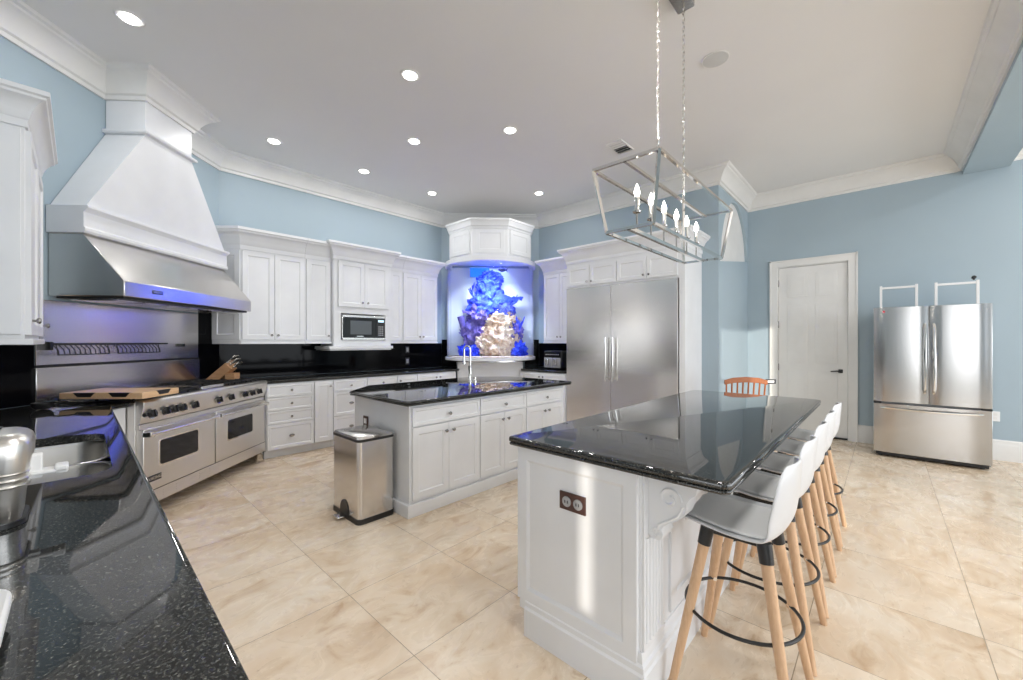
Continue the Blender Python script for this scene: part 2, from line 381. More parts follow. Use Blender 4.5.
# ------------------------------------------------------------------ cabinetry
KN = [(.006, 0), (.006, .012), (.012, .016), (.015, .022), (.013, .028), (.006, .031)]
def knob(parent, x, z, y=-.02, oval=False, name='knob'):
    T = Matrix.Translation((x, y, z)) @ Matrix.Diagonal((2.2 if oval else 1, 1, 1.2 if oval else 1, 1))
    mb = MB().lathe(KN, (0, 0, 0), 12, T=T, axis=(0, -1, 0)); return mb.build(name, 'knobmetal', parent)
def door(parent, x0, x1, z0, z1, kx=None, kz=None, name='door', fr=.055, y=0, oval=False, bead=.008):
    d = MB().shaker(x0, x1, z0, z1, y=y, fr=fr, bead=bead).build(name, 'white', parent, smooth=20)
    if kx is not None: knob(d, kx, kz, y=y-.02, oval=oval)
    return d
G = .003
CRC = [(0, 0), (.012, 0), (.012, .05), (.02, .06), (.03, .10), (.05, .145), (.075, .175), (.095, .185), (.10, .20), (.115, .21), (.115, .24), (0, .24)]
def cabcrown(parent, w, d, z, left=True, right=True, y0=0, sc_=1.0, x0=0):
    p = []
    if right is not None and right: p.append((x0+w, d))
    pts = [(x0, d)] if left else []
    pts += [(x0, y0), (x0+w, y0)]
    if right: pts.append((x0+w, d))
    # travel so that the outside is on the right: left-back -> front-left -> front-right -> right-back has outside on the right
    mb = sweep(MB(), pts[::1], [(o*sc_, z+h*sc_) for o, h in CRC]); return mb.build('crown_moulding', 'white', parent, smooth=30)
def upper(name, label, loc, rot, w, d, z0, z1, doors, crown=(True, True), rail=True, cz=None, csc=1, group=None):
    t = thing(name, label, 'cabinet', (loc[0], loc[1], 0), rot, group)
    MB().box(0, w, 0, d, z0, z1).build('body', 'white', t, bevel=.002)
    for q in doors: door(t, *q)
    if crown == (): sweep(MB(), [(0, 0), (w, 0)], [(o, z1-.02+h) for o, h in CRC]).build('crown_moulding', 'white', t, smooth=30)
    elif crown is not None: cabcrown(t, w, d, cz or (z1-.02), *crown, sc_=csc)
    if rail: MB().box(-.0, w, -.026, d, z0-.03, z0).build('light_rail', 'white', t, bevel=.004)
    return t
ZU0, ZU1 = 1.365, 2.46
YU = 5.49
def bx_pair(x0, x1, label, kn='mid', crown=(False, False)):
    w = x1-x0; m_ = w/2
    return upper('upper_cabinet', label, (x0, YU), 0, w, YB-YU-.003, ZU0, ZU1, [(.006, m_-.0015, ZU0+.02, ZU1-.03, m_-.035, ZU0+.075), (m_+.0015, w-.006, ZU0+.02, ZU1-.03, m_+.035, ZU0+.075)], crown)
x0 = 1.285; t = thing('upper_cabinet', 'white two-door upper cabinet with angled end right of the range hood', 'cabinet', (x0, YU, 0), 0)
ex, ey = SC(4.80, 3.303); ex -= x0; ey -= YU; D = YB-YU-.003; w = .705
def cornerbox(z0, z1, g=0): return MB().prism([(0, -g), (w, -g), (w, D), (DG1[0]-x0+.002, D), (ex, ey), (-.002-g, -.0)], z0, z1)
cornerbox(ZU0, ZU1).build('body', 'white', t, smooth=0)
cornerbox(ZU0-.03, ZU0-.0005, .026).build('light_rail', 'white', t, smooth=0)
for q in ((.012, .35, ZU0+.02, ZU1-.03, .317, ZU0+.075), (.354, .70, ZU0+.02, ZU1-.03, .387, ZU0+.075)): door(t, *q)
ea = Vector((ex, ey)); eb = Vector((-.002, 0)); dd_ = (eb-ea).normalized()
T = Matrix(((dd_.x, -dd_.y, 0, ea.x), (dd_.y, dd_.x, 0, ea.y), (0, 0, 1, 0), (0, 0, 0, 1)))
MB().shaker(.004, (eb-ea).length-.004, ZU0+.02, ZU1-.03, t=.012, fr=.06, T=T).build('end_panel', 'white', t, smooth=20)
sweep(MB(), [(ex, ey), (-.002, 0), (w-.001, 0)], [(o, ZU1-.02+h) for o, h in CRC]).build('crown_moulding', 'white', t, smooth=30)
upper('upper_cabinet', 'narrow white single-door upper cabinet just left of the microwave unit', (1.992, YU), 0, .335, YB-YU-.003, ZU0, ZU1, [(.016, .32, ZU0+.02, ZU1-.03, .29, ZU0+.075)], ())
upper('upper_cabinet', 'plain narrow white upper cabinet just right of the microwave unit', (3.182, YU), 0, .245, YB-YU-.003, ZU0, ZU1, [(.012, .235, ZU0+.02, ZU1-.03)], ())
bx_pair(3.43, 4.085, 'white two-door upper cabinet between the microwave unit and the aquarium', crown=(False, True))
# microwave unit
YM = 5.40; w = .852; X0 = 2.329
t = thing('microwave_cabinet', 'deeper white wall unit with two short doors over the built-in microwave', 'cabinet', (X0, YM, 0), 0)
D = YB-YM-.003
mb = MB().box(0, w, .01, D, 1.75, 2.50).box(0, .10, .01, D, 1.301, 1.75).box(w-.10, w, .01, D, 1.301, 1.75).box(.1, w-.1, .01, D, 1.301, 1.385).box(.1, w-.1, .30, .32, 1.385, 1.75)
mb.build('body', 'white', t, bevel=.002)
door(t, .055, w/2-.0015, 1.84, 2.46, w/2-.04, 1.905); door(t, w/2+.0015, w-.055, 1.84, 2.46, w/2+.04, 1.905)
cabcrown(t, w, D, 2.475, True, True, sc_=.92)
MB().box(-.09, w-.012, -.075, D, 1.262, 1.3005).box(-.075, w-.03, -.05, D-.01, 1.243, 1.2615).build('ledge', 'white', t, bevel=.004)
t = thing('microwave', 'built-in black microwave with steel trim in the white wall unit', 'microwave', (X0+.105, YM-.005, 1.388), 0)
MB().box(0, .642, .005, .29, .0, .342).build('body', 'steel', t, bevel=.003)
MB().box(0, .642, -.012, .005, .0, .028).box(0, .642, -.012, .005, .312, .342).box(0, .01, -.012, .005, 0, .342).box(.632, .642, -.012, .005, 0, .342).build('trim', 'steel', t, bevel=.002)
MB().box(.01, .50, -.02, .004, .03, .31).build('door', 'glassblack', t, bevel=.003)
MB().box(.11, .42, -.021, -.018, .075, .265).build('window', 'grey', t).active_material = mat('grey_window_glass', (.10, .11, .12), .15)
mb = MB().box(.503, .632, -.018, .004, .03, .31); cp = mb.build('control_panel', 'black', t)
mb = MB()
for i in range(3):
    for j in range(5): mb.box(.528+i*.028, .546+i*.028, -.020, -.017, .06+j*.03, .076+j*.03)
mb.build('keypad', 'grey', cp); MB().box(.525, .61, -.020, -.017, .255, .285).build('display', 'ledwhite', cp).active_material = mat('clock_display', (.2, .4, .5), .3, 0, Emission_Color=(.6, .8, 1, 1), Emission_Strength=1)
MB().box(.2, .3, -.022, -.019, .045, .055).build('badge', 'chrome', t)

# ---- base cabinets along the back wall
ZB1 = .873; YF = 5.205
def base(label, x0, x1, fronts, loc=None, rot=0, depth=None, name='base_cabinet', ztop=ZB1):
    w = x1-x0; loc = loc or (x0, YF); d = depth or (YB-YF-.003)
    t = thing(name, label, 'cabinet', (loc[0], loc[1], 0), rot)
    MB().box(0, w, 0, d, .095, ztop).build('body', 'white', t, bevel=.002)
    MB().box(0, w, .06, d-.01, 0, .095).build('toe_kick', 'white', t)
    for f in fronts:
        kind, a, b_, z0, z1 = f[:5]; ks = f[5:] 
        if kind == 'dr': d_ = door(t, a, b_, z0, z1, (a+b_)/2, (z0+z1)/2, name='drawer', fr=.022 if z1-z0 < .2 else .035, oval=bool(ks and ks[0]))
        else: door(t, a, b_, z0, z1, ks[0], ks[1])
    return t
base('white stack of four drawers right of the steel range', 1.462, 1.995, [('dr', .012, .525, .715, .86), ('dr', .012, .525, .555, .71), ('dr', .012, .525, .40, .55), ('dr', .012, .525, .105, .395, 1)])
base('narrow white base cabinet with one door beside the four drawers', 1.997, 2.228, [('do', .005, .225, .105, .86, .19, .80)])
base('wide white base unit with three drawers partly behind the sink island', 2.230, 3.155, [('dr', .005, .455, .715, .86), ('dr', .005, .455, .40, .71, 1), ('dr', .005, .455, .105, .395, 1), ('dr', .465, .92, .715, .86), ('dr', .465, .92, .40, .71, 1), ('dr', .465, .92, .105, .395, 1)])
base('white base cabinet with one knobbed door behind the sink island', 3.157, 3.50, [('do', .005, .338, .105, .86, .04, .79)])
base('white two-door base cabinet beside the aquarium plinth on the left', 3.502, 4.25, [('do', .005, .372, .105, .86, .335, .80), ('do', .376, .74, .105, .86, .41, .80)])
# right of the aquarium on the pantry wall (front faces -x)
XB = 5.05
base('white two-door base cabinet under the air fryer', 0, .935, [('do', .005, .465, .105, .86, .43, .80), ('do', .469, .93, .105, .86, .505, .80)], loc=(XB, 4.475), rot=-90, depth=XF-XB-.003)
upper('upper_cabinet', 'tall narrow white two-door upper cabinet above the air fryer', (5.34, 4.20), -90, .655, XF-5.34-.003, ZU0, 2.50, [(.006, .33, ZU0+.02, 2.47, .30, ZU0+.075), (.333, .65, ZU0+.02, 2.47, .365, ZU0+.075)], (True, False))

# ---- countertops
def slab(label, poly, z0=.875, z1=.912, nose=True):
    n = len(poly); C = []
    P = [Vector(p) for p in poly]
    def inset(d):
        out = []
        for i in range(n):
            a = (P[i]-P[i-1]).normalized(); b_ = (P[(i+1) % n]-P[i]).normalized()
            na = Vector((-a.y, a.x)); nb = Vector((-b_.y, b_.x)); m_ = (na+nb).normalized(); out.append(P[i] + m_*d/max(.3, m_.dot(na)))
        return out
    prof = [(.020, z0-.001), (.012, z0), (.006, z0+.003), (.003, z0+.008), (.003, z0+.012), (.006, z0+.0155), (.010, z0+.017), (.0105, z0+.0185), (.004, z0+.0195), (.001, z0+.022), (0, z0+.026), (.0015, z1-.0062), (.0045, z1-.0028), (.009, z1-.0007), (.014, z1)]
    vs = []; fs = []
    for d, z in prof: vs += [(p.x, p.y, z) for p in inset(d)]
    k = len(prof)
    fs.append(tuple(range(n))[::-1]); fs.append(tuple(range((k-1)*n, k*n)))
    for j in range(k-1):
        for i in range(n): fs.append((j*n+i, j*n+(i+1) % n, (j+1)*n+(i+1) % n, (j+1)*n+i))
    o = MB().add(vs, fs).build('countertop', 'granite', None, smooth=60); return tag(o, label, 'countertop')
# ccw polygons
rr_ = SC(4.715, 3.30); rf = SC(4.715, 2.64)
slab('black granite countertop along the back wall right of the range', [(rf[0]+.006, YF-.03), (4.30, YF-.03), (4.69, YB-.012-.25), (4.43, YB-.012), (DG1[0], YB-.012), (rr_[0]+.01, rr_[1]+.004)])
slab('black granite countertop under the air fryer', [(XB-.03, 3.542), (XF-.008, 3.542), (XF-.008, 4.57), (5.43, 4.81), (XB-.03, 4.44)])

# ---- backsplash
mb = MB()
a = Vector(SC(4.59, 3.31)); n45 = Vector((1, -1)).normalized()
def bsp(label, a, b_, z0, z1, t=.008):
    a = Vector(a); b_ = Vector(b_); d = (b_-a).normalized(); n = Vector((d.y, -d.x))*t
    return tag(MB().prism([tuple(a), tuple(b_), tuple(b_+n), tuple(a+n)], z0, z1).build('backsplash', 'backsplash', None, smooth=0), label, 'backsplash')
bsp('glossy black backsplash strip between the steel panel and the back wall', SC(4.59, 3.31), DG1, .912, 1.72)
bsp('glossy black backsplash under the upper cabinets on the back wall', (DG1[0]+.006, YB), (C0[0], YB), .913, 1.334)
bsp('glossy black backsplash left of the aquarium', (4.435, YB-.004), (4.62, YB-.19), .913, 1.40)
bsp('glossy black backsplash right of the aquarium by the air fryer', (5.49, 4.76), (XF, 4.58), .913, 1.40)
bsp('glossy black backsplash behind the air fryer', (XF, 4.57), (XF, 3.55), .913, 1.334)
bsp('glossy black backsplash left of the range behind the sink counter', (DG0[0]+.02, DG0[1]+.02), SC(3.0, 3.31), .912, 1.72)
bsp('glossy black backsplash along the left wall', (XL, .55), (XL, 4.20), .912, 1.33)

# ---- left counter with sink
LX = .158
SK = (-.36, .085, 1.96, 2.85)
def rrect(x0, x1, y0, y1, r, n=6):
    out = []
    for cx, cy, a0 in ((x1-r, y0+r, -90), (x1-r, y1-r, 0), (x0+r, y1-r, 90), (x0+r, y0+r, 180)):
        for i in range(n+1):
            t = math.radians(a0+90*i/n); out.append((cx+r*math.cos(t), cy+r*math.sin(t)))
    return out
outer = [(XL+.009, .5), (LX, .5), (LX, 3.985), SC(3.09, 2.72), SC(3.09, 3.235), SC(3.0, 3.235), SC(2.99, 3.295), (XL+.009, 4.195)]
def counter_with_hole():
    hole = rrect(*SK, .09)
    bm = bmesh.new(); z1, z0 = .912, .875
    prof = [(.020, z0-.001), (.012, z0), (.006, z0+.003), (.003, z0+.008), (.003, z0+.012), (.006, z0+.0155), (.010, z0+.017), (.0105, z0+.0185), (.004, z0+.0195), (.001, z0+.022), (0, z0+.026), (.0015, z1-.0062), (.0045, z1-.0028), (.009, z1-.0007), (.014, z1)][::-1]
    P = [Vector(p) for p in outer]; n = len(P)
    def inset(d):
        out = []
        for i in range(n):
            a = (P[i]-P[i-1]).normalized(); b_ = (P[(i+1) % n]-P[i]).normalized()
            na = Vector((-a.y, a.x)); nb = Vector((-b_.y, b_.x)); m_ = (na+nb).normalized(); out.append(P[i]+m_*d/max(.3, m_.dot(na)))
        return out
    rings = [[bm.verts.new((p.x, p.y, z)) for p in inset(d)] for d, z in prof]
    for a, b_ in zip(rings, rings[1:]):
        for i in range(n): bm.faces.new((a[i], a[(i+1) % n], b_[(i+1) % n], b_[i]))
    ht = [bm.verts.new((x, y, z1)) for x, y in hole]; hb = [bm.verts.new((x, y, z0)) for x, y in hole]
    k = len(hole)
    for i in range(k): bm.faces.new((ht[i], ht[(i+1) % k], hb[(i+1) % k], hb[i]))
    ed = []
    for ring in (rings[0], ht):
        for i in range(len(ring)): 
            e = bm.edges.get((ring[i], ring[(i+1) % len(ring)])); ed.append(e)
    bmesh.ops.triangle_fill(bm, edges=ed, use_beauty=True)
    ed = []
    for ring in (rings[-1], hb):
        for i in range(len(ring)): ed.append(bm.edges.get((ring[i], ring[(i+1) % len(ring)])))
    bmesh.ops.triangle_fill(bm, edges=ed, use_beauty=True)
    mb = MB(); bm.verts.index_update(); mb.add([tuple(v.co) for v in bm.verts], [tuple(v.index for v in f.verts) for f in bm.faces]); bm.free()
    return mb
tag(counter_with_hole().build('countertop', 'granite', None, smooth=40), 'long black granite countertop with the double sink, at the left', 'countertop')
t = thing('kitchen_sink', 'double-bowl stainless steel sink set into the left granite countertop', 'sink', (0, 0, 0))
def bowl(y0, y1, d):
    mb = MB(); rings = []
    for ins, z in ((-.02, .873), (0, .873), (.004, .86), (.012, .873-d+.03), (.03, .873-d+.006), (.06, .873-d)):
        rings.append([(x, y, z) for x, y in rrect(SK[0]+ins, SK[1]-ins, y0+ins, y1-ins, max(.02, .09-ins*.5))])
    k = len(rings[0]); vs = [p for r in rings for p in r]
    fs = [(j*k+i, j*k+(i+1) % k, (j+1)*k+(i+1) % k, (j+1)*k+i) for j in range(5) for i in range(k)] + [tuple(range(5*k, 6*k))]
    mb.add(vs, fs); return mb
for (y0, y1, d) in ((SK[2], 2.34, .19), (2.37, SK[3], .19)):
    b_ = bowl(y0, y1, d).build('bowl', 'steel_b', t, smooth=50, solid=.0015)
    MB().lathe([(.045, 0), (.045, .004), (.03, .004), (.028, .001)], ((SK[0]+SK[1])/2, (y0+y1)/2, .873-d)).build('drain', 'chrome', b_)
# base cabinets below the left counter
for i, (y0, y1, lab) in enumerate(((.52, 1.40, 'white base cabinet under the near end of the left counter'), (1.402, 1.94, 'white base cabinet below the left counter before the sink'), (2.87, 3.96, 'white base cabinet below the left counter between the sink and the range'))):
    w = y1-y0
    base(lab, 0, w, [('do', .005, w/2-.002, .105, .85, w/2-.04, .79), ('do', w/2+.002, w-.005, .105, .85, w/2+.04, .79)], loc=(.135, y0), rot=90, depth=.59)
t = thing('sink_cabinet', 'white sink base cabinet below the double sink', 'cabinet', (.135, 1.942, 0), 90)
MB().box(0, .925, 0, .02, .095, .873).box(0, .02, 0, .59, .095, .873).box(.905, .925, 0, .59, .095, .873).box(0, .925, 0, .59, .095, .115).build('body', 'white', t)
MB().box(0, .925, .06, .58, 0, .095).build('toe_kick', 'white', t)
door(t, .005, .46, .105, .85, .42, .79); door(t, .465, .92, .105, .85, .505, .79)
t = thing('filler_cabinet', 'pale upright filler panel between the left counter and the range', 'cabinet', (*SC(2.97, 2.74), 0), 45)
MB().box(0.0, .108, 0, .02, 0, .873).box(.088, .108, .0205, .4, 0, .873).build('panel', 'white', t, bevel=.002)
# left upper cabinet (front faces +x)
t = upper('upper_cabinet', 'tall white upper cabinet at the far left over the black counter', (-.175, 3.06), 90, 1.0, .292, ZU0+.01, 2.42, [(.006, .495, ZU0+.03, 2.39, .05, ZU0+.10), (.5, .99, ZU0+.03, 2.39, .95, ZU0+.10)], (True, False), csc=.72)
MB().box(-.012, -.0005, .012, .29, ZU0+.03, 2.39).build('end_panel', 'white', t, bevel=.003)

# ------------------------------------------------------------------ range (local: x along wall, y into wall)
RS, RC = 3.085, 2.65
rx, ry = SC(RS, RC)
t = thing('range', 'wide stainless steel double-oven range with black knobs on the angled wall', 'stove', (rx, ry, 0), 45)
W = 1.612
MB().box(0, W, .03, .645, .13, .905).build('body', 'steel_b', t, bevel=.003)
mb = MB().prism_x([(.03, .735), (-.005, .745), (-.035, .875), (-.035, .905), (-.02, .92), (.03, .922)], 0, W); mb.build('control_panel', 'steel_b', t, bevel=.004)
MB().box(0, W, .03, .645, .903, .918).build('cooktop', 'black', t, bevel=.003)
MB().box(.70, 1.0, .06, .58, .918, .934).box(.70, 1.0, .045, .06, .918, .95).build('griddle', 'steel', t, bevel=.004)
def grate(x0, x1):
    mb = MB()
    for y in (.07, .33, .35, .60): mb.box(x0, x1, y-.006, y+.006, .938, .95)
    for k in range(4):
        x = x0 + (x1-x0)*k/3; mb.box(x-.006, x+.006, .07, .60, .938, .95)
        for y in (.07, .33, .60): mb.box(x-.006, x+.006, y-.006, y+.006, .915, .94)
    for y in (.20, .47):
        mb.box(x0, x1, y-.005, y+.005, .94, .95); mb.lathe([(.05, 0), (.05, .012), (.03, .018)], ((x0+x1)/2, y, .916), 14)
    return mb
for a, b_ in ((.03, .34), (.36, .68), (1.02, 1.29), (1.31, 1.57)): grate(a, b_).build('burner_grate', 'iron', t)
for x, r in ((-.004+.02, .014), (.068+.01, .03), (.205, .03), (.289, .03), (.376, .03), (.513, .03), (.819, .028), (.991, .028), (1.207, .028), (1.333, .026), (1.46, .028)):
    n = Vector((0, -1, .23)).normalized(); c = Vector((x, -.020, .81))
    k = MB().lathe([(r*1.25, 0), (r*1.25, .006)], c, 18, axis=n).build('knob_ring', 'chrome', t)
    kb = MB().lathe([(r, .004), (r*.95, .03), (r*.6, .034)], c, 18, axis=n)
    T = Matrix.Translation(c) @ n.to_track_quat('Z', 'Y').to_matrix().to_4x4()
    kb.box(-r*.2, r*.2, -r*.95, r*.95, .03, .042, T=T); kb.build('knob', 'black', t)
def oven(x0, x1, z0, z1, wx0, wx1, wz0, wz1):
    o = MB().box(x0, x1, -.022, .03, z0, z1).build('oven_door', 'steel_b', t, bevel=.005)
    MB().prism_y(rr2(wx0-.012, wx1+.012, wz0-.012, wz1+.012, .025), -.025, -.02).build('window_rim', 'chrome', o)
    MB().prism_y(rr2(wx0, wx1, wz0, wz1, .02), -.028, -.022).build('window', 'glassblack', o)
    zh = z1-.025
    zh -= .01; hb = MB().cyl((x0+.0, -.07, zh), (x1-.015, -.07, zh), .012)
    for x in (x0+.012, x1-.03): hb.box(x-.018, x+.018, -.08, -.02, zh-.018, zh+.018)
    hb.build('handle', 'chrome', o, bevel=.002)
    return o
def rr2(x0, x1, z0, z1, r): return rrect(x0, x1, z0, z1, r, 4)
d1 = oven(.012, .775, .225, .70, .16, .555, .40, .59)
d2 = oven(.79, 1.50+.085, .225, .70, .955, 1.345, .40, .59)
MB().box(0, W, -.0, .03, .70, .738).build('vent_strip', 'steel_b', t, bevel=.002)
mb = MB().box(0, W, -.012, .03, .115, .218); kp = mb.build('kick_panel', 'steel_b', t, bevel=.003)
mb = MB()
for g in range(5):
    for k in range(3): mb.box(.20+g*.13, .28+g*.13, -.0145, -.0115, .145+k*.02, .154+k*.02)
mb.build('louvres', 'steel_b', kp)
MB().box(.01, W-.01, -.016, .028, .2185, .2245).build('gap_strip', 'black', t)
for x in (.05, W-.05):
    for y in (.06, .58): MB().cyl((x, y, 0), (x, y, .13), .024, n=14).build('leg', 'chrome', t)
MB().box(1.48, 1.58, .0, .02, .02, .115).build('kick_plate', 'chrome', t)
bd = MB().box(.045, .170, -.026, -.021, .292, .338).build('badge', 'black', d1, bevel=.001)
text('VIKING', .037, (.1075, -.0272, .315), (PI/2, 0, 0), 'chrome', bd, sx=.95)
# steel back guard + wall panel + shelf
t = thing('back_panel', 'tall stainless steel wall panel with warming rack above the range', 'panel', (*SC(3.005, 3.308), 0), 45)
MB().box(.0, 1.57, -.012, 0, 1.19, 1.668).build('upper_panel', 'steel', t, bevel=.002)
MB().box(-.01, 1.575, -.025, 0, .925, 1.172).build('lower_panel', 'steel', t, bevel=.004)
MB().box(0, 1.57, -.016, 0, 1.1725, 1.1895).build('seam', 'black', t)
mb = MB().box(.03, 1.08, -.075, -.015, 1.335, 1.35).box(.03, .05, -.08, -.012, 1.30, 1.36).box(1.30, 1.33, -.05, -.012, 1.31, 1.34); mb.build('rack_bracket', 'black', t)
def rackbasket(x0, x1):
    mb = MB(); n = int((x1-x0)/.036)
    mb.tube([(x0, -.08, 1.335), (x0, -.09, 1.262), (x1, -.09, 1.262), (x1, -.08, 1.335)], .004, 6)
    for i in range(n+1):
        x = x0+(x1-x0)*i/n; mb.tube([(x-.008, -.06, 1.34), (x, -.092, 1.30), (x+.008, -.09, 1.262)], .0035, 5)
    mb.build('rack_grille', 'iron', t)
rackbasket(.07, .46); rackbasket(.54, .96)

# ------------------------------------------------------------------ hood
HS, HC = 3.09, 2.76
t = thing('range_hood', 'white tapered chimney hood with stainless steel canopy over the range', 'range hood', (*SC(HS, 3.305), 0), 45)
HW = 1.545; dF = -(3.305-HC); dT = -(3.305-3.055)
can = MB().prism_x([(-.001, 1.70), (dF, 1.70), (dF, 1.815), (dT, 2.165), (-.001, 2.165)], 0, HW)
cn = can.build('canopy', 'steel', t, bevel=.006)
und = MB().box(.03, HW-.03, dF+.03, -.03, 1.685, 1.702); und.build('underside', 'iron', t)
mb = MB()
for i in range(6): mb.box(.06+i*.24, .27+i*.24, dF+.10, -.10, 1.672, 1.690)
mb.build('baffle_filters', 'steel', t, bevel=.003)
bd = MB().box(.245, .345, dF-.004, dF+.001, 1.745, 1.775).build('badge', 'black', cn, bevel=.001)
text('VIKING', .027, (.295, dF-.0048, 1.760), (PI/2, 0, 0), 'chrome', bd, sx=1.05)
# white band
dB = dT-.02
MB().prism_x([(-.001, 2.166), (dB, 2.166), (dB-.012, 2.18), (dB-.012, 2.20), (dB, 2.215), (dB, 2.32), (dB-.012, 2.335), (dB-.03, 2.35), (dB-.03, 2.37), (-.001, 2.37)], -.015, HW+.015).build('band', 'white', t, bevel=.003)
x0, x1 = S0-HS, S1-HS; dC = -(3.305-CH)
lo = [(.01, 0-.001), (.01, dB+.01), (HW-.01, dB+.01), (HW-.01, -.001)]; hi = [(x0, -.001), (x0, dC), (x1, dC), (x1, -.001)]
MB().prism(lo, 2.37, 3.12, top=hi).build('tapered_shroud', 'white', t, smooth=0)
MB().prism([(x0, -.001), (x0, dC), (x1, dC), (x1, -.001)], 3.12, ZC-.002).build('chimney', 'white', t, bevel=.002)
mb = MB(); sweep(mb, [(x0, 0), (x0, dC), (x1, dC), (x1, 0)], [(0, 3.12), (.03, 3.125), (.035, 3.135), (.03, 3.15), (0, 3.155)]); mb.build('bead', 'white', t)

# ------------------------------------------------------------------ things on counters / range
t = thing('cutting_board', 'thick maple cutting board with dark hand grips lying at the left of the range', 'cutting board', (*SC(2.955, 2.515), .953), 45)
# top outline with two grip recesses cut in the front-left edge
mb = MB().box(0, .33, 0, .57, 0, .045); mb.build('board', 'board', t, bevel=.004)
for y in (.16, .40):
    T = Matrix.Translation((0, y, 0)); MB().prism_x([(-.075, .0455), (.075, .0455), (.045, .015), (-.045, .015)], -.0015, .012, T=T).build('grip', 'black', t)
MB().prism_y([(.12, .0455), (.25, .0455), (.225, .015), (.145, .015)], -.0015, .012).build('grip', 'black', t)
t = thing('ladle', 'black ladle with steel handle lying beside the cutting board', 'utensil', (-.16, 4.08, .913))
MB().lathe([(.012, .0), (.035, .004), (.05, .022), (.052, .045), (.048, .045), (.03, .02)], (0, 0, 0)).build('bowl', 'black', t)
MB().tube([(.03, -.02, .042), (.09, -.08, .05), (.16, -.10, .045)], .006).build('handle', 'chrome', t)
# knife block
t = thing('knife_block', 'wooden knife block full of steel-handled knives right of the range', 'knife block', (1.02, 5.47, .912), -40)
T = Matrix.Rotation(math.radians(-42), 4, 'Y')
mb = MB(); mb.prism_y([(-.02, 0), (.06, 0), (.22, .15), (.155, .215), (-.05, .03)], -.06, .06); mb.build('block', 'blockwood', t, bevel=.004)
MB().box(.15, .25, -.055, .055, 0, .10).build('front_foot', 'blockwood', t, bevel=.004)
u = Vector((.73, 0, .68)); 
for i, (a, y) in enumerate(((0, -.035), (0, .0), (0, .035), (.4, -.035), (.4, .0), (.4, .035), (.85, -.03), (.85, .0), (.85, .03))):
    b0 = Vector((.155, 0, .215)).lerp(Vector((.22, 0, .15)), a+.08) + Vector((0, y, 0)); e = b0 + u*(.12-.03*a)
    kn = MB().tube([tuple(b0), tuple(b0+u*.03), tuple(e-u*.02), tuple(e)], [.006, .008, .009, .011], 8).build('knife_handle', 'chrome', t)
    MB().tube([tuple(b0+u*.03+Vector((0, 0, .004))), tuple(e-u*.03+Vector((0, 0, .004)))], .008, 8).build('grip', 'black', kn)
# toaster
t = thing('toaster', 'stainless steel toaster with ribbed sides and pale lever on the left counter', 'toaster', (-.212, 1.615, .913), 0)
mb = MB()
for ins, z in ((.012, 0), (.004, .01), (0, .05), (-.008, .12), (-.012, .17), (-.006, .20), (.01, .218), (.035, .226)):
    pass
rings = []
for ins, z in ((.018, 0), (.014, .008), (.010, .06), (.003, .11), (-.004, .165), (-.005, .194), (-.001, .208), (.008, .218), (.020, .2235), (.034, .2255)):
    rings.append([(x, y, z) for x, y in rrect(-.14+ins, .13-ins, -.09+ins, .09-ins, max(.016, .038-ins*.4))])
k = len(rings[0]); q = len(rings)
mb = MB().add([p for r in rings for p in r], [(j*k+i, j*k+(i+1) % k, (j+1)*k+(i+1) % k, (j+1)*k+i) for j in range(q-1) for i in range(k)] + [tuple(range(k))[::-1], tuple(range((q-1)*k, q*k))])
mb.build('housing', 'steel_b', t, smooth=60)
mb = MB()
for z in (.098, .113, .128, .143):
    mb.tube([(x, y, z) for x, y in rrect(-.137, .127, -.087, .087, .038)], .0045, 8, closed=True)
mb.build('ribs', 'steel_b', t)
mb = MB().box(-.10, .08, -.055, -.02, .2265, .229).box(-.10, .08, .02, .055, .2265, .229); mb.build('slots', 'black', t)
MB().box(.125, .150, -.035, -.005, .10, .16).build('lever_slot', 'plain_white', t, bevel=.003)
MB().box(.13, .195, -.045, .005, .108, .118).box(.17, .195, -.045, .005, .106, .125).build('lever', 'plain_white', t, bevel=.004)
MB().prism(rrect(-.13, .125, -.085, .085, .045), -.0, .012).build('base', 'black', t)
# white kitchen scale at the bottom-left corner
t = thing('kitchen_scale', 'small white rounded kitchen scale on a dark base at the near left of the counter', 'scale', (-.20, .955, .913), 0)
MB().prism(rrect(-.14, .128, -.12, .12, .05), .025, .045).build('plate', 'plain_white', t, bevel=.005)
MB().prism(rrect(-.13, .112, -.105, .105, .045), 0, .026).build('base', 'grey', t, bevel=.003)
MB().box(.055, .095, -.03, .02, .0452, .0465).build('display', 'black', t)
# air fryer
t = thing('air_fryer', 'dark grey two-drawer air fryer on the counter right of the aquarium', 'air fryer', (5.17, 4.08, .913), -90)
MB().box(0, .36, 0, .30, .01, .30).build('body', 'black', t, bevel=.03)
MB().prism_x([(-.006, .20), (-.006, .28), (.02, .30), (.02, .20)], .02, .34).build('control_panel', 'glassblack', t)
mb = MB()
for i in range(7): mb.box(.05+i*.04, .07+i*.04, -.009, -.005, .235, .25)
mb.build('control_marks', 'grey', t)
for x in (.02, .185):
    d_ = MB().box(x, x+.155, -.012, .01, .03, .19).build('drawer', 'grey', t, bevel=.008)
    MB().box(x+.05, x+.105, -.055, -.01, .07, .175).build('handle', 'steel', d_, bevel=.006)
def plate(label, loc, rot, w=.075, h=.115, m='plain_white', kind='toggle', cat='wall outlet'):
    t = thing('wall_outlet', label, cat, loc, rot)
    MB().box(-w/2, w/2, -.006, 0, -h/2, h/2).build('plate', m, t, bevel=.002)
    return t
t = plate('upper dark outlet on the black back-wall backsplash left of the aquarium', (3.72, YB-.009, 1.23), 0, m='black'); MB().box(-.02, .02, -.009, -.005, -.035, .035).build('socket', 'grey', t)
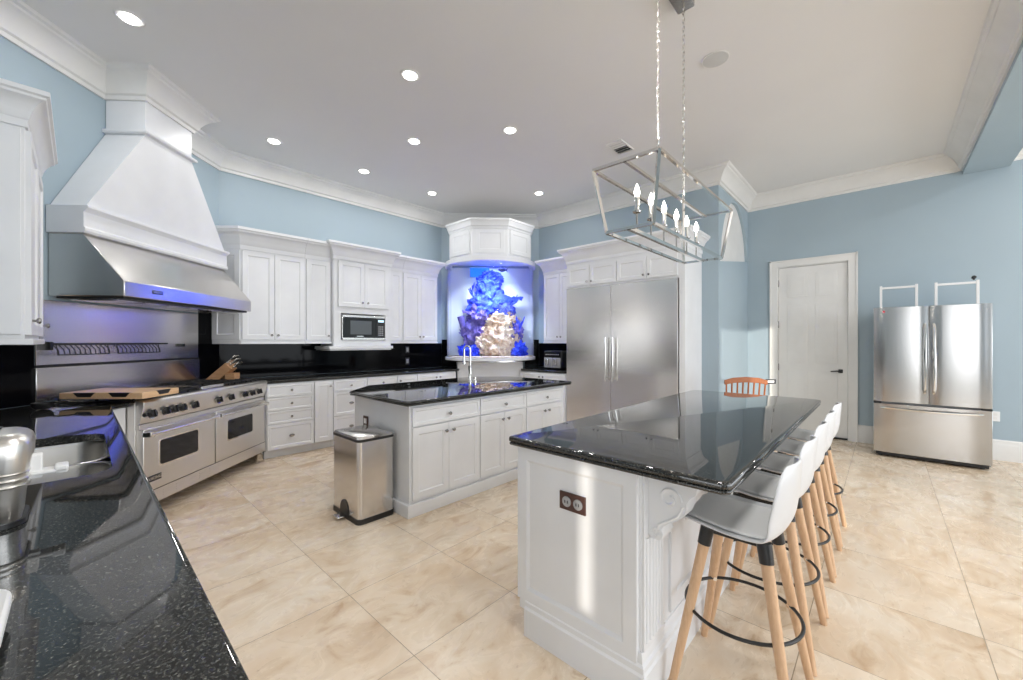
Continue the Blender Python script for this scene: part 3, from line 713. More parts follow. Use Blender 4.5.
t = plate('lower dark outlet on the black backsplash under the right upper cabinets', (3.72, YB-.009, 1.04), 0, m='black'); MB().box(-.02, .02, -.009, -.005, -.035, .035).build('socket', 'grey', t)
t = plate('white wall outlet on the blue wall right of the french-door refrigerator', (XD-.001, -.94, .50), -90)
for z in (-.022, .022): MB().box(-.016, .016, -.009, -.005, z-.014, z+.014).build('socket', 'trim', t)
t = plate('small bronze outlet with white socket on the end of the sink island', (1.737, 3.37, .66), -90, .085, .085, 'bronze'); MB().box(-.022, .022, -.010, -.005, -.022, .022).build('socket', 'plain_white', t)

# ------------------------------------------------------------------ built-in refrigerator and its surround
t = thing('refrigerator_surround', 'white cabinet surround with four short doors over the built-in refrigerator', 'cabinet', (XB, 3.535, 0), -90)
W = 3.535-1.785; D = XF-XB-.003
FR0, FR1 = .012, 1.675
MB().box(0, .010, 0, D, 0, 2.155).box(FR1+.004, W, -.0, D, 0, 2.155).box(0.0, W, .0, D, 2.1555, 2.55).box(0.0105, FR1+.0035, D-.02, D, 0, 2.155).build('body', 'white', t, bevel=.002)
xs = [.02, .405, .41, .83, .84, 1.262, 1.267, 1.665]
for a, b_, kx in ((xs[0], xs[1], xs[1]-.035), (xs[2], xs[3], xs[2]+.035), (xs[4], xs[5], xs[5]-.035), (xs[6], xs[7], xs[6]+.035)): door(t, a, b_, 2.185, 2.475, kx, 2.235, fr=.05)
cabcrown(t, W, D, 2.53, True, True, sc_=.93)
t = thing('built_in_refrigerator', 'tall built-in stainless steel refrigerator pair with two long bar handles', 'refrigerator', (XB, 3.535, 0), -90)
MB().box(FR0+.005, FR1-.003, .015, D-.03, .0, 2.150).build('body', 'grey', t)
sp = .758
MB().box(FR0+.004, sp-.003, -.03, .014, .11, 2.148).build('door', 'steel', t, bevel=.003)
MB().box(sp+.003, FR1-.003, -.03, .014, .11, 2.148).build('door', 'steel', t, bevel=.003)
for x in (sp-.055, sp+.055):
    MB().cyl((x, -.09, .82), (x, -.09, 1.42), .014).cyl((x, -.09, .86), (x, -.02, .86), .009).cyl((x, -.09, 1.38), (x, -.02, 1.38), .009).build('handle', 'chrome', t)
MB().box(FR0+.004, FR1-.003, -.0, .014, .0, .10).build('kick_plate', 'steel', t)

# ------------------------------------------------------------------ aquarium (local: -y towards the room)
d_ = 7.1
fwv = Vector((math.cos(math.radians(42.83)), math.sin(math.radians(42.83)))); rtv = Vector((fwv.y, -fwv.x))
AC = (fwv + rtv*(490.5-511.5)/401.8)*d_
wy = (10.25 - (AC.x+AC.y))/math.sqrt(2)   # wall in local y
t = thing('aquarium', 'tall half-round reef aquarium glowing blue in the kitchen corner', 'aquarium', (AC.x, AC.y, 0), -45)
R = .76; a0 = math.asin(min(.9, (wy-.01)/R))
def arcpts(r, n=40, ang=None):
    A0 = PI - math.asin(min(.95, (wy-.004)/r)) ; A1 = 2*PI + math.asin(min(.95, (wy-.004)/r))
    return [(r*math.cos(A0+(A1-A0)*i/n), r*math.sin(A0+(A1-A0)*i/n)) for i in range(n+1)]
def ring(r0, r1, z0, z1):
    a = arcpts(r1); b_ = arcpts(r0)[::-1]; return MB().prism(a+b_, z0, z1)
A_, n_ = arcpts(R), 41
vs = [(x, y, 1.10) for x, y in A_] + [(x, y, 2.70) for x, y in A_]
MB().add(vs, [(i, i+1, n_+i+1, n_+i) for i in range(n_-1)]).build('glass', 'tankglass', t, smooth=60)
ring(.70, .79, 1.055, 1.10).build('bottom_rim', 'white', t, smooth=40)
MB().prism(arcpts(.77), 1.035, 1.06).build('tray', 'steel', t, smooth=40)
ring(.70, .79, 2.645, 2.72).build('top_rim', 'white', t, smooth=40)
MB().prism(arcpts(.745), 1.061, 1.115).build('sand', 'creamrock', t, smooth=40)
# side frames
for sgn in (-1, 1):
    MB().box(sgn*.735, sgn*.775, wy-.05, wy-.006, 1.06, 2.70).build('side_frame', 'white', t, bevel=.003)
MB().box(-.74, .74, wy-.02, wy-.006, 1.12, 2.68).build('back_panel', 'tankback', t)
# pedestal under the tank
MB().box(-.55, .55, -.35, wy-.006, 0, 1.034).build('pedestal', 'white', t, bevel=.003)
# octagonal canopy
s8 = .68*math.tan(PI/8)
oc = [(-.68, wy-.006), (-.68, -s8), (-s8, -.68), (s8, -.68), (.68, -s8), (.68, wy-.006)]
MB().prism(oc, 2.7205, 3.32).build('canopy', 'white', t, smooth=0)
def facet(a, b_, z0, z1):
    a = Vector(a); b_ = Vector(b_); L_ = (b_-a).length; d = (b_-a).normalized()
    T = Matrix(((d.x, -d.y, 0, a.x), (d.y, d.x, 0, a.y), (0, 0, 1, 0), (0, 0, 0, 1)))
    MB().shaker(.05, L_-.05, z0, z1, y=.0, t=.018, fr=.06, d=.006, T=T).build('canopy_panel', 'white', t, smooth=20)
for i in (1, 2, 3): facet(oc[i], oc[i+1], 2.78, 3.16)
facet(oc[0], oc[1], 2.78, 3.16); facet(oc[4], oc[5], 2.78, 3.16)
mb = MB(); sweep(mb, oc, [(0, 3.17), (.014, 3.17), (.02, 3.20), (.035, 3.215), (.04, 3.25), (.055, 3.28), (.06, 3.29), (.07, 3.295), (.07, 3.325), (0, 3.325)]); mb.build('canopy_crown', 'white', t, smooth=30)
lamp('aquarium_lamp', 'AREA', (AC.x-.10, AC.y-.10, 2.66), 9, (.42, .58, 1.0), rot=(0, 0, 0), spread=1.5, shape='DISK', size=.8)
lamp('aquarium_white_lamp', 'AREA', (AC.x-.38, AC.y-.38, 2.5), 7.5, (.85, .92, 1.0), direction=(.45, .45, -1), shape='DISK', size=.25, spread=2.0)
# reef
def blob(name, c, r, m, amp=.25, sc_=2.2, n=4, seed=0, squash=(1, 1, 1), parent=None):
    bm = bmesh.new(); bmesh.ops.create_icosphere(bm, subdivisions=n, radius=1)
    for v_ in bm.verts:
        p = v_.co.copy(); d = noise.fractal(p*sc_+Vector((seed*7.3, seed*3.1, seed)), .9, 2.0, 5); r2 = noise.noise(p*sc_*4+Vector((seed, 0, 9)))
        v_.co = p*(1+amp*d+amp*.35*r2); v_.co.x *= r*squash[0]; v_.co.y *= r*squash[1]; v_.co.z *= r*squash[2]
        v_.co += Vector(c)
    mb = MB(); bm.verts.index_update(); mb.add([tuple(v_.co) for v_ in bm.verts], [tuple(q.index for q in f.verts) for f in bm.faces]); bm.free()
    return mb
def merge(name, blobs, m):
    mb = MB()
    for q in blobs: mb.add(q.v, q.f)
    return mb.build(name, m, t, smooth=50)
merge('reef_rock', [blob('r', (.12, -.05, 1.38), .31, 0, .38, 3.0, 5, 1, (1.05, .8, 1.1)), blob('r', (.32, -.02, 1.36), .24, 0, .38, 3.0, 5, 2, (.9, .8, 1.4)), blob('r', (-.07, -.08, 1.32), .22, 0, .38, 3, 5, 3), blob('r', (.16, 0, 1.70), .27, 0, .38, 3, 5, 4, (1.2, .8, .8))], 'creamrock')
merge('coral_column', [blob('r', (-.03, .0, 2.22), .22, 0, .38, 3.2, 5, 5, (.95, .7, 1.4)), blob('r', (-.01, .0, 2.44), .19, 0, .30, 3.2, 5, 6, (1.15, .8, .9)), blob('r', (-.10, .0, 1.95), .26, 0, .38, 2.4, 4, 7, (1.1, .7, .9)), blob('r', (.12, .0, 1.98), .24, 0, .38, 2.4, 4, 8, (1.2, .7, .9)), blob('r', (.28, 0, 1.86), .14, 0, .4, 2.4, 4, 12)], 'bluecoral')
merge('violet_coral_bank', [blob('r', (-.28, -.05, 1.55), .20, 0, .45, 3, 4, 9, (1, .8, 1.2)), blob('r', (-.20, -.05, 1.80), .18, 0, .45, 3, 4, 10), blob('r', (.42, -.05, 1.5), .14, 0, .45, 3, 4, 11, (1, 1, 1.5))], 'violetcoral')
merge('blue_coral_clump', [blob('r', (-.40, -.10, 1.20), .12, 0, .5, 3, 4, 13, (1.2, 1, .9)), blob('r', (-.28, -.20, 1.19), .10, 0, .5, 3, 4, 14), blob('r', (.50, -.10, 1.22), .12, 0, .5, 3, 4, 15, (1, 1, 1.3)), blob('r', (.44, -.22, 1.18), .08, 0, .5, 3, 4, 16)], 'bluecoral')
def branch(base_, dirn, length, r, m, n=7, spread=.5, seed=1):
    rnd = random.Random(seed); mb = MB(); b0 = Vector(base_); d0 = Vector(dirn).normalized()
    mb.tube([tuple(b0), tuple(b0+d0*length*.5), tuple(b0+d0*length)], [r*1.2, r, r*.5], 7)
    for i in range(n):
        s_ = b0 + d0*length*rnd.uniform(.1, .8); d = (d0 + Vector((rnd.uniform(-1, 1), rnd.uniform(-.4, .4), rnd.uniform(0, 1)))*spread*1.6).normalized(); l = length*rnd.uniform(.25, .5)
        mb.tube([tuple(s_), tuple(s_+d*l*.6), tuple(s_+(d*l)+Vector((0, 0, l*.25)))], [r*.8, r*.6, r*.35], 6)
    return mb.build('branch_coral', m, t, smooth=60)
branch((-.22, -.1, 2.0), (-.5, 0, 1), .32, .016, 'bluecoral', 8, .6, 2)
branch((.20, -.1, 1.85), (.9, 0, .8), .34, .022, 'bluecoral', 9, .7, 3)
branch((-.40, -.15, 1.25), (-.2, 0, 1), .30, .02, 'violetcoral', 9, .7, 4)
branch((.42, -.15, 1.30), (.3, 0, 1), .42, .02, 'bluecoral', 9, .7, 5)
branch((-.30, -.1, 1.45), (-.9, 0, .25), .26, .018, 'violetcoral', 8, .6, 6)
branch((.30, -.1, 1.60), (.5, 0, 1), .30, .018, 'violetcoral', 8, .6, 8)
MB().lathe([(.03, 0), (.045, .15), (.06, .36), (.052, .36), (.03, .1)], (-.43, -.12, 1.45), 16, axis=(-.25, 0, 1)).build('tube_sponge', 'violetcoral', t)
def fan(p, l, h, a, m):
    vs = []; n = 9
    T = Matrix.Translation(p) @ Matrix.Rotation(a, 4, 'Y')
    pts = [(0, -h*.3)] + [(l*i/n, -h*.5+h*.2*math.sin(i*2.1)) for i in range(1, n)] + [(l, 0)] + [(l*i/n, h*.5*(1-i/n)+h*.15*math.sin(i*2.7)) for i in range(n-1, 0, -1)] + [(0, h*.5)]
    MB().prism_y(pts, -.02, .02, T=T).build('plate_coral', m, t, bevel=.006)
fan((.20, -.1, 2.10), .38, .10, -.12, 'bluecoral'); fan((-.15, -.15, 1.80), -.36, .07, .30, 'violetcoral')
MB().box(-.36, -.02, -.02, .05, 2.50, 2.66).build('overflow_box', 'bluebox', t, bevel=.004)

fp_ = Vector((AC.x, AC.y)) + Vector((.7071, -.7071))*.20 - Vector((.7071, .7071))*.35
t = thing('fish', 'small dark blue fish swimming near the top of the aquarium', 'fish', (fp_.x, fp_.y, 2.57), -45+20)
T = Matrix.Diagonal((1, .4, 1, 1)) @ Matrix.Rotation(PI/2, 4, 'Y')
MB().lathe([(.002, -.075), (.022, -.055), (.036, -.02), (.036, .015), (.022, .05), (.008, .07)], (0, 0, 0), 16, T=T).build('body', 'navy', t, smooth=80)
MB().prism_y([(.06, 0), (.10, .035), (.09, 0), (.10, -.035)], -.003, .003).build('tail', 'navy', t)
MB().prism_y([(-.04, .028), (.0, .055), (.05, .035), (.04, .015)], -.002, .002).build('fin', 'navy', t)

# ------------------------------------------------------------------ sink island (front at y=YI)
YI, XI0, XI1, YI2 = 2.69, 1.74, 3.765, 3.84
t = thing('sink_island', 'white kitchen island with drawers and doors under the granite top with the faucet', 'kitchen island', (XI0, YI, 0), 0)
w = XI1-XI0; dd = YI2-YI
body = [(0, 0), (w, 0), (w, .85), (w-.33, dd), (.30, dd), (0, .90)]
MB().prism(body, .10, .873).build('body', 'white', t, smooth=0, bevel=.002)
ins = [(.02, .05), (w-.03, .05), (w-.03, .84), (w-.34, dd-.03), (.31, dd-.03), (.02, .88)]
MB().prism([(-.025, -.022), (w+.02, -.022), (w+.02, .86), (w-.32, dd+.02), (.29, dd+.02), (-.025, .91)], 0, .0995).build('plinth', 'white', t, bevel=.003)
for a, b_ in ((.02, .722), (.732, 1.360), (1.370, w-.02)):
    m_ = (a+b_)/2
    door(t, a, b_, .70, .845, m_, .765, name='drawer', fr=.025)
    door(t, a, m_-.0015, .125, .69, m_-.038, .625); door(t, m_+.0015, b_, .125, .69, m_+.038, .625)
slab('black granite top of the sink island with clipped corners', [(XI0-.07, YI-.08), (XI1+.06, YI-.08), (XI1+.06, 3.53), (XI1-.30, YI2+.06), (XI0+.29, YI2+.06), (XI0-.07, 3.55)], .872, .912)
t = thing('faucet', 'chrome gooseneck faucet with side handle on the sink island', 'faucet', (2.97, 3.38, .912), 0)
mb = MB().lathe([(.03, 0), (.03, .01), (.018, .02), (.016, .12), (.013, .16)], (0, 0, 0))
pts = [(0, 0, .12), (0, 0, .34)]
for i in range(13):
    a = PI - PI*i/12; pts.append((.045*0+.0, 0, 0) if False else (.035*(1+math.cos(a))*-.75, .035*(1+math.cos(a))*.62, .36+.04*math.sin(a)))
pts += [(-.0525, .0434, .31), (-.0525, .0434, .28)]
mb.tube(pts, .011, 10); mb.build('spout', 'chrome', t)
MB().cyl((-.0525, .0434, .285), (-.0525, .0434, .20), .013, .018).build('spray_head', 'chrome', t)
MB().lathe([(.022, 0), (.022, .01), (.014, .015), (.014, .09), (.010, .10)], (-.06, -.06, 0)).tube([(-.06, -.06, .09), (-.09, -.08, .15), (-.10, -.09, .19)], .006).build('side_lever', 'chrome', t)
MB().lathe([(.024, 0), (.024, .012), (.016, .02), (.016, .05), (.008, .06)], (.09, .02, 0)).build('soap_pump', 'chrome', t)

# ------------------------------------------------------------------ trash can
t = thing('step_bin', 'tall stainless steel step bin with black base beside the sink island', 'trash can', (1.405, 3.285, 0), -90)
W, D = .445, .30
pr = rrect(0, W, 0, D, .035, 5)
MB().prism(pr, .03, .615).build('body', 'steel', t, smooth=50)
MB().prism(rrect(-.004, W+.004, -.004, D+.004, .037, 5), 0, .04).build('base', 'black', t, smooth=50)
MB().prism(rrect(-.004, W+.004, -.004, D+.004, .037, 5), .612, .632).build('collar', 'black', t, smooth=50)
MB().prism(rrect(-.002, W+.002, -.002, D+.002, .036, 5), .632, .645, top=rrect(.008, W-.008, .008, D-.008, .03, 5)).build('lid', 'steel', t, smooth=50)
MB().prism_y([(.15, .0)] + [(.22+.07*math.cos(PI-PI*i/10), .055+.085*math.sin(PI*i/10)) for i in range(11)] + [(.29, 0)], -.006, .01).build('pedal_recess', 'black', t)
MB().box(.175, .265, -.075, .0, .018, .032).build('pedal', 'steel', t, bevel=.006)

# ------------------------------------------------------------------ big island
IX0, IX1, IY0, IY1 = 1.43, 3.86, .665, 1.272
t = thing('breakfast_island', 'large white breakfast island with panelled end, fluted corner and black granite top', 'kitchen island', (IX0, IY1, 0), -90)
w = IY1-IY0; L_ = IX1-IX0       # local x: from left (+Y) to right (-Y); local y: into +X
MB().box(.0, w, .0, L_, .10, .872).build('body', 'white', t, bevel=.002)
MB().box(.045, w, .005, L_-.03, 0, .10).build('plinth', 'white', t)
# end panel frame
MB().shaker(.0, w-.01, .155, .868, y=0, t=.016, fr=.055, d=.010, bead=.014).build('end_panel', 'white', t, smooth=20)
mb = MB(); sweep(mb, [(.05, -.002), (w, -.002), (w, L_)], [(0, 0), (.024, 0), (.024, .125), (.018, .135), (.018, .155), (.010, .165), (.010, .185), (.004, .20), (0, .20)]); mb.build('base_moulding', 'white', t, smooth=30)
# fluted post on the stool side
mb = MB().box(w+.0005, w+.010, .005, .195, .20, .872)
for i in range(6):
    x = .028+i*.028; mb.cyl((w+.010, x, .225), (w+.010, x, .62), .0075, n=10)
mb.build('fluted_post', 'white', t)
mb = MB()
for a, b_ in ((.26, .78), (.80, 1.38), (1.40, 1.98), (2.0, 2.40)):
    T = Matrix.Translation((w, 0, 0)) @ Matrix.Rotation(PI/2, 4, 'Z')
    mb.shaker(a, b_, .225, .86, y=0, t=.012, fr=.06, d=.008, T=T)
mb.build('side_panels', 'white', t, smooth=20)
# scrolled corbel: profile in local (x,z)
def corbel(y0, y1):
    pf = [(0, .872), (.19, .872), (.19, .848), (.176, .842), (.172, .822), (.153, .804), (.140, .782), (.140, .760), (.130, .733), (.107, .712), (.080, .696), (.058, .68), (.049, .663), (.056, .646), (.051, .628), (.035, .62), (.015, .622), (0, .632)]
    mb = MB(); mb.prism_y([(w+.01+x, z) for x, z in pf], y0, y1)
    for yy in (y0, y1):
        pts = []
        for i in range(26):
            a = i/25*2.4*PI; r = .043*(1-i/32); pts.append((w+.09+r*math.cos(a), yy, .785+r*math.sin(a)))
        mb.tube(pts, .006, 6)
        pts = []
        for i in range(16):
            a = i/15*2*PI; r = .022*(1-i/22); pts.append((w+.042+r*math.cos(a), yy, .645+r*math.sin(a)))
        mb.tube(pts, .005, 6)
        mb.tube([(w+.138, yy, .77), (w+.12, yy, .73), (w+.08, yy, .70), (w+.05, yy, .68), (w+.045, yy, .65)], .005, 6)
    return mb.build('corbel', 'white', t, smooth=40)
corbel(.04, .135)
o = slab('large black granite top of the breakfast island', [(1.415, .355), (IX1+.03, .355), (IX1+.07, .40), (IX1+.07, 1.28), (IX1+.04, 1.315), (1.40, 1.315), (1.392, 1.307), (1.392, .378)], .868, .912)
t = thing('wall_outlet', 'dark bronze double outlet on the near end panel of the breakfast island', 'wall outlet', (IX0-.016+.010, .965, .68), -90)
MB().box(-.065, .065, -.008, 0, -.038, .038).build('plate', 'bronze', t, bevel=.002)
for x in (-.026, .030):
    s_ = MB().lathe([(.022, 0), (.022, .004), (.016, .005)], (x, -.008, 0), 18, axis=(0, -1, 0)).build('socket', 'grey', t)
    MB().box(x-.008, x-.005, -.0145, -.012, -.006, .006).box(x+.005, x+.008, -.0145, -.012, -.006, .006).build('slots', 'black', s_)

# ------------------------------------------------------------------ bar stools
def make_stool():
    t = thing('bar_stool', '', 'bar stool', (0, 0, 0))
    # side profile (y,z): front at +y ; back at -y
    prof = [(.200, .640), (.188, .652), (.155, .660), (.09, .657), (.02, .650), (-.05, .647), (-.105, .653), (-.143, .678), (-.162, .725), (-.170, .78), (-.175, .835), (-.179, .885), (-.181, .920), (-.181, .932)]
    wid = [.115, .150, .180, .198, .205, .206, .206, .205, .202, .196, .184, .164, .128, .085]
    def sp(A, u):
        k = u*(len(A)-1); i = min(int(k), len(A)-2); f = k-i; return A[i]*(1-f)+A[i+1]*f
    Y = [p[0] for p in prof]; Z = [p[1] for p in prof]
    def fn(u, v):
        x = (2*v-1); W_ = sp(wid, u); e = abs(x)**2.6
        y = sp(Y, u); z = sp(Z, u)
        b_ = min(1, max(0, (u-.43)/.22)); top = min(1, max(0, (u-.62)/.38)); q = abs(x)**2.0
        return (W_*x, y - .008*b_ + (.050*q*b_)*(1-.4*top) - .03*q*(1 if u < .08 else 0), z + .026*e*(1-b_)*min(1, u/.12) - .012*q*top)
    sh = MB().grid(fn, 30, 17).build('seat_shell', 'seat', t, smooth=80, solid=.010)
    md = sh.modifiers.new('sub', 'SUBSURF'); md.levels = 1; md.render_levels = 1
    def fp(u, v):
        uu = .09 + u*.40; x, y, z = fn(uu, .10+v*.80); e = max(abs(2*v-1), abs(2*u-1))
        return (x, y, z+.010+.008*(1-e**4))
    MB().grid(fp, 16, 13).build('seat_pad', 'pad', t, smooth=80, solid=.004)
    # underframe
    MB().box(-.10, .10, -.10, -.07, .615, .640).box(-.10, .10, .07, .10, .615, .640).box(-.10, -.08, -.10, .10, .615, .638).box(.08, .10, -.10, .10, .615, .638).build('underframe', 'black', t, bevel=.003)
    for sx in (-1, 1):
        for sy in (-1, 1):
            top = Vector((sx*.095, sy*.095, .635)); ft = Vector((sx*.20, sy*.20, 0))
            l = MB().tube([tuple(ft), tuple(ft.lerp(top, .5)), tuple(ft.lerp(top, .93))], [.014, .018, .0205], 14).build('leg', 'beech', t, smooth=60)
            MB().tube([tuple(ft.lerp(top, .895)), tuple(ft.lerp(top, 1.0))], [.0235, .0255], 14).build('socket', 'black', l)
    zr = .315; f = 1-zr/.635; rr = math.hypot(.095+.105*(1-zr/.635), .10+.10*(1-zr/.635))-.012
    MB().tube([(rr*math.cos(a*PI/24), rr*math.sin(a*PI/24), zr) for a in range(48)], .0065, 8, closed=True).build('foot_ring', 'black', t, smooth=60)
    for sx in (-1, 1):
        for sy in (-1, 1):
            a = rr/math.sqrt(2); MB().cyl((sx*(a-.008), sy*(a-.008), zr), (sx*(a+.004), sy*(a+.004), zr), .009, n=10).build('ring_bolt', 'chrome', t)
    return t
st = make_stool()
labs = ['white bar stool nearest the camera, at the near corner of the breakfast island', 'white bar stool directly behind the nearest one', 'middle one of the five white bar stools along the breakfast island', 'second farthest white bar stool along the breakfast island', 'farthest white bar stool, closest to the panelled door']
for i, lab in enumerate(labs):
    o = st if i == 0 else copy_tree(st)
    o.location = (1.775+.467*i, .412, 0); o['label'] = lab; o['group'] = 'white bar stools along the breakfast island'

# ------------------------------------------------------------------ chair beyond the island
t = thing('dining_chair', 'orange wooden spindle-back chair seen behind the breakfast island', 'chair', (5.02, 1.12, 0), 45+90-5+180)
# local: back at y=0 facing camera side, seat toward +y
sw = .23
MB().prism_y([(-sw, .935), (-sw*.6, .962), (0, .972), (sw*.6, .962), (sw, .935), (sw, .885), (sw*.6, .905), (0, .912), (-sw*.6, .905), (-sw, .885)], -.012, .012).build('top_rail', 'oak', t, bevel=.004)
for i in range(8):
    x = -sw+.02 + (2*sw-.04)*i/7; MB().tube([(x*.92, .04, .45), (x, .0, .91)], .009, 8).build('spindle', 'oak', t)
MB().prism(rrect(-.22, .22, .0, .42, .06), .43, .46).build('seat', 'oak', t, bevel=.006)
for sx in (-1, 1):
    for y in (.05, .37): MB().tube([(sx*.21, y+(.03 if y > .2 else -.03), 0), (sx*.18, y, .43)], [.013, .019], 10).build('leg', 'oak', t)
MB().box(-.19, .19, .03, .05, .2, .22).box(-.19, .19, .37, .39, .2, .22).build('stretcher', 'oak', t)
t2 = thing('napkin_holder', 'small black framed clip with pale centre on the wooden chair corner', 'clip', (5.225, .93, .895), -45)
MB().box(-.055, .055, -.02, -.008, .0, .012).box(-.055, .055, -.02, -.008, .038, .05).box(-.055, -.04, -.02, -.008, 0, .05).box(.04, .055, -.02, -.008, 0, .05).build('frame', 'black', t2)
MB().box(-.04, .04, -.016, -.010, .012, .038).build('centre', 'plain_white', t2)

# ------------------------------------------------------------------ french door refrigerator
t = thing('french_door_refrigerator', 'freestanding stainless steel french-door refrigerator with a bottom freezer drawer', 'refrigerator', (6.49, .092, 0), -90)
W, D = .925, .66
MB().box(.004, W-.004, .06, D, .035, 1.745).build('body', 'grey', t, bevel=.004)
def bowed(x0, x1, z0, z1, name, b=.012, t0=.055):
    n = 9; pts = []
    for i in range(n+1):
        u = i/n; x = x0+(x1-x0)*u; pts.append((x, -b*(1-(2*u-1)**2)**.5 if 0 < u < 1 else .006))
    pts += [(x1, t0), (x0, t0)]
    return MB().prism(pts, z0, z1).build(name, 'steel_v', t, smooth=40, bevel=.003)
sp = .4635
dL = bowed(.0, sp-.002, .655, 1.765, 'door'); dR = bowed(sp+.002, W, .655, 1.765, 'door'); dr_ = bowed(0, W, .06, .632, 'freezer_drawer', .014)
for d, x in ((dL, sp-.035), (dR, sp+.035)):
    MB().tube([(x, -.01, .78), (x, -.045, .82), (x, -.058, 1.16), (x, -.045, 1.52), (x, -.01, 1.56)], .0115, 10).build('handle', 'chrome', d)
MB().tube([(.07, -.01, .585), (.10, -.045, .585), (W/2, -.065, .578), (W-.10, -.045, .585), (W-.07, -.01, .585)], .0115, 10).build('handle', 'chrome', dr_)
MB().box(-.0, .07, .0, .05, .634, .652).box(W-.08, W, .0, .05, .634, .652).build('hinge_cover', 'black', t)
MB().box(.02, W-.02, .03, .5, .02, .058).build('base_grille', 'black', t)
for x in (.06, W-.06):
    for y in (.1, .55): MB().cyl((x, y, 0), (x, y, .04), .02, n=12).build('foot', 'black', t)
lg = MB().lathe([(.012, 0), (.012, .002)], (.09, -.0135, 1.715), 16, axis=(0, -1, 0)).build('logo', 'red', dL)
text('LG', .022, (.121, -.0135, 1.714), (PI/2, 0, 0), 'grey', lg)
MB().box(W-.13, W-.03, -.006, -.001, 1.70, 1.712).build('badge', 'grey', dR)
# white tube frames standing on the refrigerator
def rack(label, y0, y1, z1, x):
    t = thing('tube_frame', label, 'frame', (x, (y0+y1)/2, 1.752))
    h = z1-1.752; q = (y0-y1)/2
    MB().box(-.012, .012, q-.012, q+.012, 0, h).build('post', 'plain_white', t, bevel=.002)
    MB().box(-.012, .012, -q-.012, -q+.012, 0, h).build('post', 'plain_white', t, bevel=.002)
    MB().box(-.010, .010, -q+.012, q-.012, h-.04, h-.015).build('crossbar', 'plain_white', t, bevel=.002)
    MB().box(-.15, .15, q-.012, q+.012, 0, .012).box(-.15, .15, -q-.012, -q+.012, 0, .012).build('foot', 'plain_white', t)
    return t
rack('left white tube frame standing on the french-door refrigerator', .027, -.285, 2.05, 6.80)
rack('right white tube frame with a small black camera on the refrigerator', -.445, -.765, 2.05, 6.80)
t = thing('security_camera', 'tiny black camera on top of the right white frame', 'camera', (6.80, -.735, 2.051), -90)
MB().box(-.008, .008, -.008, .008, 0, .015).build('mount', 'black', t); MB().lathe([(.015, 0), (.019, .012), (.019, .06), (.01, .065)], (.0, .03, .028), 14, axis=(0, -1, 0)).build('housing', 'black', t)

# ------------------------------------------------------------------ ceiling fixtures
names = ['recessed ceiling light nearest the range hood top, at the upper left', 'recessed ceiling light closest to the camera over the middle aisle', 'recessed ceiling light left along the back wall, beside the hood', 'recessed ceiling light at the centre of the ceiling group', 'recessed ceiling light above the microwave unit', 'recessed ceiling light left of the aquarium top', 'recessed ceiling light over the sink island front, right of centre', 'recessed ceiling light right of the aquarium top']
first = None
for (x, y), lab in zip(LIGHTS, names):
    if first is None:
        t = thing('ceiling_light', lab, 'ceiling light', (x, y, ZC), 0, 'recessed ceiling lights')
        MB().lathe([(.053, -.001), (.053, -.005), (.075, -.007), (.085, -.001), (.085, .0)], (0, 0, 0), 28).build('trim_ring', 'ceiling', t)
        MB().lathe([(.0522, -.0105), (.0522, -.0085)], (0, 0, 0), 28).build('diffuser', 'ledwhite', t); first = t
    else:
        t = copy_tree(first); t.location = (x, y, ZC); t['label'] = lab
t = thing('ceiling_speaker', 'round flat white speaker grille in the ceiling right of the chandelier', 'speaker', (3.463, .988, ZC))
MB().lathe([(.093, -.006), (.096, -.008), (.099, -.006), (.10, -.001)], (0, 0, 0), 32).build('rim', 'ceiling', t); MB().lathe([(.093, -.007), (.05, -.009), (.02, -.013)], (0, 0, 0), 32).build('grille', 'grille', t)
t = thing('ceiling_vent', 'louvred air vent in the ceiling left of the chandelier', 'vent', (4.27, 2.245, ZC), 0)
MB().box(-.16, .16, -.10, -.085, -.012, 0).box(-.16, .16, .085, .10, -.012, 0).box(-.16, -.145, -.085, .085, -.012, 0).box(.145, .16, -.085, .085, -.012, 0).build('frame', 'trim', t)
MB().box(-.145, .145, -.085, .085, -.004, -.001).build('duct', 'black', t)
for i in range(6):
    x = -.12+i*.048; T = Matrix.Translation((x, 0, -.009)) @ Matrix.Rotation(.55 if x < 0 else -.75, 4, 'Y'); MB().box(-.013, .013, -.085, .085, -.001, .001, T=T).build('slat', 'trim', t)

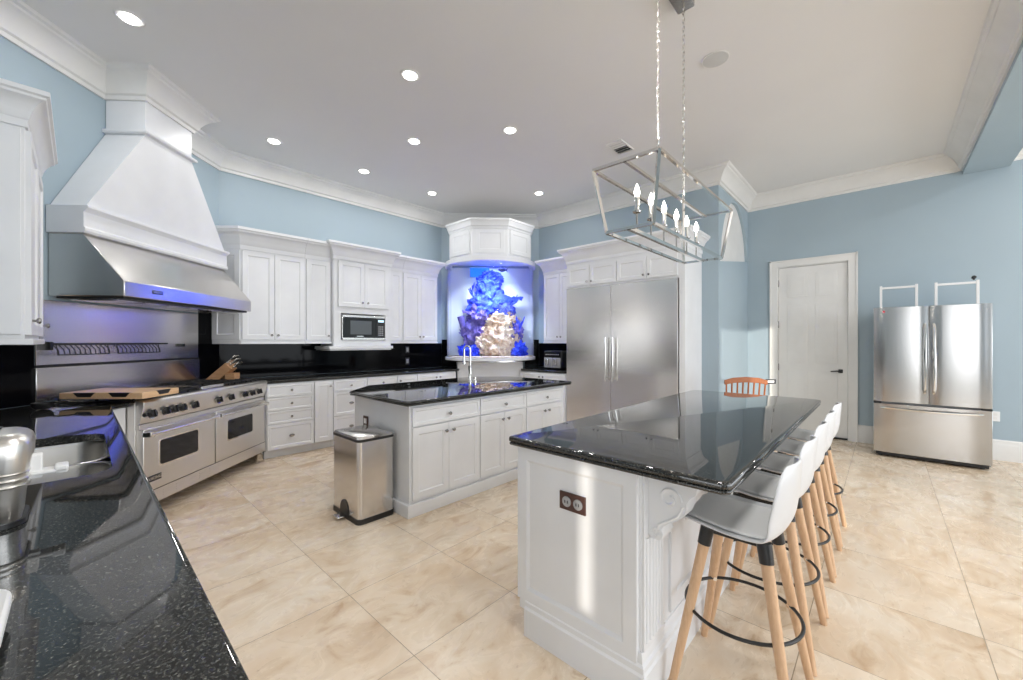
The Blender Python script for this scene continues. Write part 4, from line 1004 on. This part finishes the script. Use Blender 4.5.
# ------------------------------------------------------------------ chandelier
CX, CY, ZT, ZBt = 2.515, .97, 2.285, 1.95
t = thing('chandelier', 'long open silver frame lantern chandelier with six candle lights over the island', 'chandelier', (CX, CY, 0))
LT, WT, LB, WB = .624, .181, .572, .13
r = .0085
def bar(a, b_, rr=None): return MB().tube([a, b_], rr or r*1.3, 4, square=True)
T4 = [(-LT, WT, ZT), (LT, WT, ZT), (LT, -WT, ZT), (-LT, -WT, ZT)]; B4 = [(-LB, WB, ZBt), (LB, WB, ZBt), (LB, -WB, ZBt), (-LB, -WB, ZBt)]
for i in range(4):
    bar(T4[i], T4[(i+1) % 4]).build('top_bar', 'chrome', t); bar(B4[i], B4[(i+1) % 4]).build('bottom_bar', 'chrome', t); bar(T4[i], B4[i]).build('corner_bar', 'chrome', t)
bar((-LT, 0, ZT), (LT, 0, ZT)).build('ridge_bar', 'chrome', t)
bar((-LB, 0, ZBt), (LB, 0, ZBt), .014).build('candle_rail', 'chrome', t)
bar((x2_ if False else .20, 0, ZT), (.20, 0, ZBt), .009).build('stem', 'chrome', t)
for x in (2.077, 2.257, 2.444, 2.645, 2.83, 3.02):
    x = x*.98-CX
    c = MB().cyl((x, 0, ZBt), (x, 0, 2.05), .005, n=8).lathe([(.006, 0), (.022, .006), (.024, .014), (.012, .014)], (x, 0, 2.045), 14).build('candle_holder', 'knobmetal', t)
    s_ = MB().cyl((x, 0, 2.058), (x, 0, 2.135), .0125, n=14).build('candle_sleeve', 'chrome', c)
    MB().lathe([(.009, 0), (.0145, .018), (.015, .028), (.009, .050), (.002, .070)], (x, 0, 2.135), 14).build('bulb', 'bulb', c)
    lamp('candle_lamp', 'POINT', (x+CX, CY, 2.17), .5, (1, .88, .7), shadow_soft_size=.02)
def chain(x, z0, z1):
    mb = MB(); z = z0; i = 0; lh = .030
    while z < z1-.02:
        pts = []
        for k in range(10):
            a = 2*PI*k/10; u_, v_ = .0085*math.cos(a), (lh/2+.004)*math.sin(a)
            pts.append((x+(u_ if i % 2 else 0)*.8+(u_*.5), (0 if i % 2 else u_), z+lh/2+v_))
        mb.tube(pts, .0022, 5, closed=True); z += lh*.92; i += 1
    mb.tube([(x+.004, .004, z0), (x-.004, -.003, (z0*.6+z1*.4)), (x+.004, 0, z1)], .0018, 5)
    return mb.build('chain', 'chrome', t)
x1_, x2_ = 2.308-CX, 2.717-CX
chain(x1_, ZT+.02, ZC-.04); chain(x2_, ZT+.02, ZC-.04)
for x in (x1_, x2_): MB().tube([(x+.016*math.cos(k*PI/6), 0, ZT+.014+.016*math.sin(k*PI/6)) for k in range(12)], .003, 6, closed=True).build('hanging_loop', 'chrome', t)
MB().prism(rrect(x1_-.08, x2_+.05, -.055, .055, .01), ZC-.045, ZC-.001).build('canopy', 'knobmetal', t, bevel=.004)
